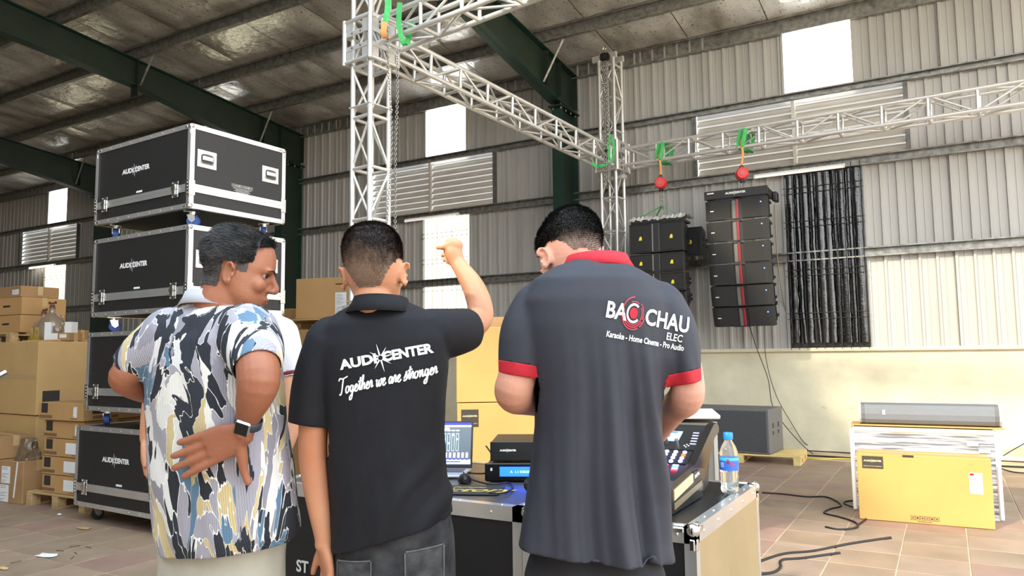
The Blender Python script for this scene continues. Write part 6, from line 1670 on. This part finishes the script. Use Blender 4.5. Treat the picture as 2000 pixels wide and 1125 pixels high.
GL = {'T': (1.25, [[(-.1, 1.75), (.1, 2.05), (.6, 1.95), (1.5, 2.15)], [(.75, 1.95), (.62, 1.2), (.5, .3), (.3, -.1), (.1, .05)]]),
 'o': (.78, [[(.45, .85), (.15, .8), (.02, .35), (.2, 0), (.5, .2), (.55, .7), (.4, .88), (.6, .7), (.8, .75)]]),
 'g': (.82, [[(.5, .8), (.2, .85), (.05, .4), (.2, .05), (.45, .25), (.58, .85), (.5, .0), (.35, -.8), (.05, -.95), (.0, -.6), (.4, -.2), (.85, .35)]]),
 'e': (.66, [[(0, .25), (.3, .45), (.5, .75), (.3, .9), (.1, .55), (.15, .1), (.4, 0), (.7, .3)]]),
 't': (.55, [[(0, .3), (.3, 1.0), (.42, 1.7), (.3, .6), (.32, .08), (.6, .3)], [(.0, 1.15), (.75, 1.28)]]),
 'h': (.85, [[(0, .3), (.3, 1.1), (.38, 1.8), (.25, 1.75), (.18, .9), (.12, 0), (.25, .6), (.5, .88), (.6, .6), (.58, .1), (.88, .3)]]),
 'r': (.62, [[(0, .3), (.2, .95), (.35, .85), (.42, .6), (.38, .1), (.65, .3)]]),
 'w': (1.1, [[(0, .7), (.15, .85), (.15, .2), (.3, 0), (.5, .4), (.55, .85), (.55, .2), (.75, 0), (.95, .5), (.9, .9), (1.15, .75)]]),
 'a': (.82, [[(.5, .75), (.25, .88), (.05, .45), (.15, .05), (.4, .2), (.6, .85), (.52, .2), (.62, .02), (.85, .3)]]),
 's': (.62, [[(0, .25), (.3, .8), (.38, 1.15), (.45, .6), (.4, .1), (.1, -.02), (.0, .15)], [(.4, .12), (.65, .3)]]),
 'n': (.9, [[(0, .7), (.12, .88), (.15, .0), (.35, .75), (.52, .85), (.55, .3), (.65, .03), (.92, .3)]])}
tx = MB(); xx = 0
for ch_ in 'Together we are stronger':
    if ch_ == ' ': xx += .5; continue
    adv, sts = GL[ch_]
    for st_ in sts:
        pl = smoothpts([(x_, y_, 0) for x_, y_ in st_], 4); vs_ = []
        for i_, p_ in enumerate(pl):
            d_ = (pl[min(i_+1, len(pl)-1)]-pl[max(i_-1, 0)]).normalized(); n_ = Vector((-d_.y, d_.x, 0)); w2_ = .085+.05*abs(d_.y)
            for s2 in (-1, 1): q_ = p_+n_*w2_*s2; vs_.append(Vector((xx+q_.x+q_.y*.32, q_.y, 0)))
        tx.add(vs_, [(2*i_, 2*i_+1, 2*i_+3, 2*i_+2) for i_ in range(len(pl)-1)])
    xx += adv*.98
wd = max(v.x for v in tx.v)-min(v.x for v in tx.v); k_ = .275/wd; tx.xf(Matrix.Diagonal((k_, k_*1.25, 1, 1)) @ Matrix.Translation((-xx/2, -.4, 0)))
decal(root, 'shirt_slogan', tx, c2, u2, v2_, nd, bvh, M['white'])
jean = mat('grey_denim', '3a3a3c', .85, 0, .5, 16, .3, 300, dirt='16161a', detail=6)
hp = at(770, 1060, 2.14)
pt = [ring(668, 980, 872, 975, .11, 2.13, math.radians(6)), ring(656, 1040, 884, 1040, .12, 2.13, math.radians(6)), ring(652, 1110, 890, 1110, .125, 2.13, math.radians(6)), ring(658, 1190, 884, 1190, .115, 2.13, math.radians(6))]
po, pv, pf = pants(root, pt, Vector((hp.x, hp.y, .72)), Vector((hp.x, hp.y, 0)), 2.13, math.radians(6), jean, (.098, .078, .066), 'jeans', .005, M['rubber'])
pb = BVHTree.FromPolygons(pv, pf); stm = mat('denim_stitch', '8f8d8a', .8)
pk = mat('denim_pocket', '4a4a4b', .85, 0, .5, 22, .3, 300, dirt='1b1b1e')
for (x0, x1, ya, yb) in ((664, 738, 1078, 1190), (800, 872, 1052, 1180)):
    b = MB()
    pts = [at(x0, ya+6, 2.1), at(x1, ya-2, 2.1), at(x1, yb-20, 2.1), at((x0+x1)/2, yb, 2.1), at(x0+2, yb-20, 2.1)]; c = sum(pts, Vector())/5
    q = MB().add([Vector(((p-c).dot(HR), (p-c).dot(UP), 0)) for p in pts], [(0, 1, 2, 3, 4)])
    o = decal(root, 'back_pocket', q, c, HR, UP, HF, pb, pk, .004, .012)
    q2 = MB(); L2d = [Vector(((p-c).dot(HR), (p-c).dot(UP), 0)) for p in pts]
    for a_, b_ in zip(L2d, L2d[1:]+L2d[:1]): q2.cyl(a_.lerp(b_, .02)*.97, a_.lerp(b_, .98)*.97, .0014, n=4)
    decal(root, 'pocket_stitching', MB().add(q2.v, q2.f), c, HR, UP, HF, pb, stm, .0065, .015)

# ------------------------------------------------------------------ man in the charcoal polo with red cuffs
def fold_3(vs, nr):
    for i, p in enumerate(vs):
        x = p.dot(HR); y = p.dot(HF); k = min(1, max(.0, (1.46-p.z)*2.0)); fl = max(0, min(1, (x-.20)*6+.4))
        ph = x*(62-18*min(1, max(0, (1.4-p.z))))+1.6*noise.noise(Vector((x*5, 0, p.z*1.6)))
        s1 = math.sin(ph)*abs(math.sin(ph))
        vs[i] = p+nr[i]*(.008*k*noise.noise(Vector((x*7, y*7, p.z*1.2)))+.024*k*fl*s1+.005*k*s1+.003*k*noise.noise(Vector((x*20, y*20, p.z*4))))
def hand_3(b, bvh):
    for s_, (x, y, dd) in ((-1, (1100, 800, 2.33)), (1, (1285, 850, 2.32))):
        w3 = at(x, y, dd); hand(b, w3, HF*.8+HR*(-s_*.25)-UP*.25, UP, HR*(-s_), .98, (.3, .35, .4, .4), .15, (.7, .2), .3)
torso3 = [(1120, 508, 1212, 512, .052), (1078, 524, 1246, 526, .08), (1040, 548, 1284, 548, .105), (1016, 590, 1312, 588, .12), (1014, 640, 1324, 640, .126), (1028, 700, 1326, 700, .126), (1044, 760, 1306, 760, .124), (1046, 830, 1292, 830, .12), (1040, 900, 1288, 900, .12), (1030, 980, 1290, 980, .122), (1018, 1045, 1297, 1055, .125), (1012, 1066, 1303, 1100, .127)]
sl3 = [(1055, 600, 1.95, .072), (1026, 655, 1.93, .068), (1013, 738, 1.92, .0535)]; sr3 = [(1285, 600, 1.95, .072), (1322, 665, 1.94, .062), (1342, 752, 1.93, .046)]
R_ = make_person('man in a charcoal polo with red collar and cuffs, head bowed over the console', (1168, 800, 1.97), 1.95, math.radians(-6), (1117, 512, 2.04, math.radians(-22), math.radians(-30), math.radians(4), 1.02), skin3, torso3, .1,
    [[(1055, 600, 1.95, .05), (1026, 660, 1.93, .05), (1010, 735, 1.92, .050), (1004, 768, 1.93, .050), (1030, 782, 2.05, .041), (1100, 800, 2.33, .027)], [(1285, 600, 1.95, .05), (1322, 668, 1.94, .048), (1342, 745, 1.93, .044), (1338, 778, 1.95, .046), (1315, 800, 2.08, .040), (1285, 850, 2.32, .027)]],
    [sl3, sr3], None, None, fold_3, hand_3, 0, voxel=.005)
root, Mh, hv, hf, hn, vs, fs, nr, bvh, tr = R_
chp = mat('charcoal_pique', '30313a', .62, 0, .06, 25, .25, 700, spec=.45)
vs2, fs2 = trim(vs, fs, sl3, kr=1.08); vs2, fs2 = trim(vs2, fs2, sr3); vs2, fs2 = trimhem(vs2, fs2, tr[-1])
red = mat('red_trim_cloth', 'c01a2c', .7, 0, .08, 30, .3, 500)
cuffs = []
def cuff_test(ch, w3=.033):
    q = at(*ch[-1][:3]); a = (q-at(*ch[-2][:3])).normalized()
    return lambda v: -w3 < (v-q).dot(a) < .03 and ((v-q)-a*(v-q).dot(a)).length < ch[-1][3]*1.5
for ch in (sl3, sr3):
    (vs2, fs2), cf = band(vs2, fs2, ch, 0, .038, 1.2 if ch is sl3 else 1.5); cuffs.append(cf)
for cf in cuffs:
    v3, f3 = thicken(cf[0], cf[1], .004); addchild('cuff', v3, f3, red, root)
v3, f3 = thicken(vs2, fs2, .003); addchild('polo_shirt', v3, f3, chp, root)
def mask3(l):
    low = (l.z-(.085+.045*cl((abs(l.x)-.035)/.036)+max(0, l.y+.04)*.4))*60
    if abs(l.x) > .066 and -.040 < l.y < .02: low = (l.z-.140)*60
    if l.y > .06: low = (l.z-.18)*60
    return low
hm3 = hairmix('hair_black_fade', '0c0b0c', '7d675b')
hair(root, Mh, hv, hf, hn, mask3, lambda l: .0008+.010*max(0, min(1, (l.z-.11)/.06)), hm3, .3, 22000, .013, (0, -.8, -.4), 8, fade=lambda l: cl((.138-l.z)/.035+.3*noise.noise(l*50)))
eyes(root, Mh); brows(root, Mh, hair1)
collar(root, at(1166, 524, 1.98), .072, .072, .030, math.radians(-6), red, .10, .012, .5, .034, side=0)
# chest-wide back print
cw = at(1238, 622, 1.95); uu = (at(1318, 650, 1.95)-at(1168, 606, 1.95)).normalized(); uu = (uu*1.0+HR*.6).normalized(); vv = (UP-uu*UP.dot(uu)).normalized()
W3 = .300
bt = textmb('BA', .066, .0016, 0, 'RIGHT', .98).xf(Matrix.Translation((-.057, 0, 0))); ct = textmb('CHAU', .066, .0016, 0, 'LEFT', 1.0).xf(Matrix.Translation((.016, -.0, 0)))
el = textmb('ELEC', .030, .0004, 0, 'RIGHT', 1.0).xf(Matrix.Translation((.180, -.042, 0)))
kt = textmb('Karaoke - Home Cinema - Pro Audio', .0235, .0006, 0, 'CENTER', 1.0); wd = max(v.x for v in kt.v)-min(v.x for v in kt.v); kt.xf(Matrix.Translation((.035, -.068, 0)) @ Matrix.Scale(.31/wd, 4, (1, 0, 0)))
SX = Matrix.Diagonal((.66, .86, 1, 1))
for q_ in (bt, ct): decal(root, 'shirt_lettering', q_.xf(SX), cw, uu, vv, HF, bvh, M['white'])
decal(root, 'shirt_small_lettering', merge(el, kt).xf(SX), cw, uu, vv, HF, bvh, M['white'])
def arc(r, a0, a1, wd, n=30, sx=.88):
    b = MB(); vs_ = []
    for i in range(n+1):
        a = math.radians(a0+(a1-a0)*i/n); vs_ += [Vector((sx*(r-wd/2)*math.cos(a), (r-wd/2)*math.sin(a), 0)), Vector((sx*(r+wd/2)*math.cos(a), (r+wd/2)*math.sin(a), 0))]
    return b.add(vs_, [(2*i, 2*i+1, 2*i+3, 2*i+2) for i in range(n)])
cx_ = Matrix.Diagonal((.8, .98, 1, 1)) @ Matrix.Translation((-.025, .004, 0))
rd = MB().add([Vector((.88*.0145*math.cos(a), .0145*math.sin(a), 0)) for a in [2*PI*i/20 for i in range(20)]], [tuple(range(20))])
decal(root, 'shirt_emblem_centre', rd.xf(cx_), cw, uu, vv, HF, bvh, red)
decal(root, 'shirt_emblem_ring', arc(.0225, 50, 320, .0062).xf(cx_), cw, uu, vv, HF, bvh, M['white'])
rg = merge(arc(.0300, 60, 115, .0028), arc(.0300, 190, 395, .0028), arc(.0355, 170, 330, .0028), arc(.0355, -20, 50, .0028), arc(.0415, 95, 300, .0032), arc(.0415, 310, 350, .0032))
decal(root, 'shirt_emblem_waves', rg.xf(cx_), cw, uu, vv, HF, bvh, mat('red_print', 'd23648', .6))
hp = at(1165, 1060, 1.98)
blkp = mat('black_trousers', '1f1f24', .8, 0, .1, 20, .2, 300)
pt = [ring(1060, 1000, 1262, 1000, .085, 1.98, 0), ring(1045, 1060, 1275, 1060, .095, 1.98, 0), ring(1022, 1120, 1300, 1120, .115, 1.98, 0), ring(1018, 1190, 1302, 1190, .115, 1.98, 0)]
pants(root, pt, Vector((hp.x, hp.y, .70)), Vector((hp.x, hp.y, 0)), 1.97, 0, blkp, (.11, .09, .075), 'trousers', .006, M['rubber'])

# ------------------------------------------------------------------ man in white half hidden behind the patterned shirt
def fold_4(vs, nr):
    for i, p in enumerate(vs):
        x = p.dot(HR); y = p.dot(HF); vs[i] = p+nr[i]*(.010*noise.noise(Vector((x*9, y*9, p.z*2.2)))+.004*noise.noise(Vector((x*20, y*20, p.z*5))))
def hand_4(b, bvh):
    w3 = at(287, 858, 2.70); hand(b, w3, Vector((0, 0, -1))+HR*.05, -_R, -_F, .95, (.3, .35, .4, .4), .06, (.4, .2), .2)
    w3 = at(520, 930, 2.6); hand(b, w3, Vector((0, 0, -1))+HR*-.3, _R, -_F, .95, (.3, .35, .4, .4), .06, (.4, .2), .2)
torso4 = [(410, 602, 500, 602, .052), (372, 614, 548, 612, .08), (350, 640, 566, 632, .105), (344, 690, 572, 690, .115), (350, 760, 562, 760, .115), (350, 840, 560, 840, .115), (346, 920, 562, 920, .118), (344, 965, 566, 965, .12)]
sl4 = [(366, 650, 2.75, .062), (334, 700, 2.74, .055), (320, 745, 2.73, .05)]; sr4 = [(545, 650, 2.75, .066), (562, 700, 2.73, .058), (568, 738, 2.72, .05)]
R_ = make_person('man in a white polo mostly hidden behind the man in the patterned shirt', (456, 800, 2.75), 2.75, math.radians(5), (474, 545, 2.78, math.radians(10), math.radians(-5), 0, .93), skin2, torso4, .1,
    [[(366, 650, 2.75, .045), (332, 710, 2.74, .042), (303, 775, 2.72, .038), (292, 820, 2.71, .031), (287, 858, 2.70, .025)], [(545, 650, 2.75, .045), (564, 715, 2.73, .042), (572, 800, 2.68, .038), (555, 870, 2.62, .032), (520, 930, 2.60, .025)]],
    [sl4, sr4], None, None, fold_4, hand_4, 0, voxel=.006)
root, Mh, hv, hf, hn, vs, fs, nr, bvh, tr = R_
wht = mat('white_pique', 'e6e1e0', .75, 0, .04, 20, .2, 600); strp = mat('navy_red_stripe', '7d2236', .7)
vs2, fs2 = trim(vs, fs, sl4); vs2, fs2 = trim(vs2, fs2, sr4); vs2, fs2 = trimhem(vs2, fs2, tr[-1])
for ch in (sl4, sr4):
    q = at(*ch[-1][:3]); a = (q-at(*ch[-2][:3])).normalized()
    (vs2, fs2), cf = band(vs2, fs2, ch, .009, .022)
    if cf[1]: v3, f3 = thicken(cf[0], cf[1], .003); addchild('cuff_stripe', v3, f3, strp, root)
v3, f3 = thicken(vs2, fs2, .003); addchild('polo_shirt', v3, f3, wht, root)
hair(root, Mh, hv, hf, hn, mask2, lambda l: .004+.006*max(0, min(1, (l.z-.12)/.05)), hair1, .3, 2500, .01, (0, -1, -.4), 12)
eyes(root, Mh); brows(root, Mh, hair1)
collar(root, at(455, 606, 2.76), .068, .060, .032, math.radians(5), wht, .4, .012, .35, .04)
hp = at(455, 940, 2.76)
pt = [ring(360, 920, 550, 920, .10, 2.75, 0), ring(352, 980, 558, 980, .11, 2.75, 0), ring(354, 1040, 556, 1040, .11, 2.75, 0)]
pants(root, pt, Vector((hp.x, hp.y, .75)), Vector((hp.x, hp.y, 0)), 2.75, 0, blkp, (.095, .075, .064), 'trousers', .005, M['rubber'])
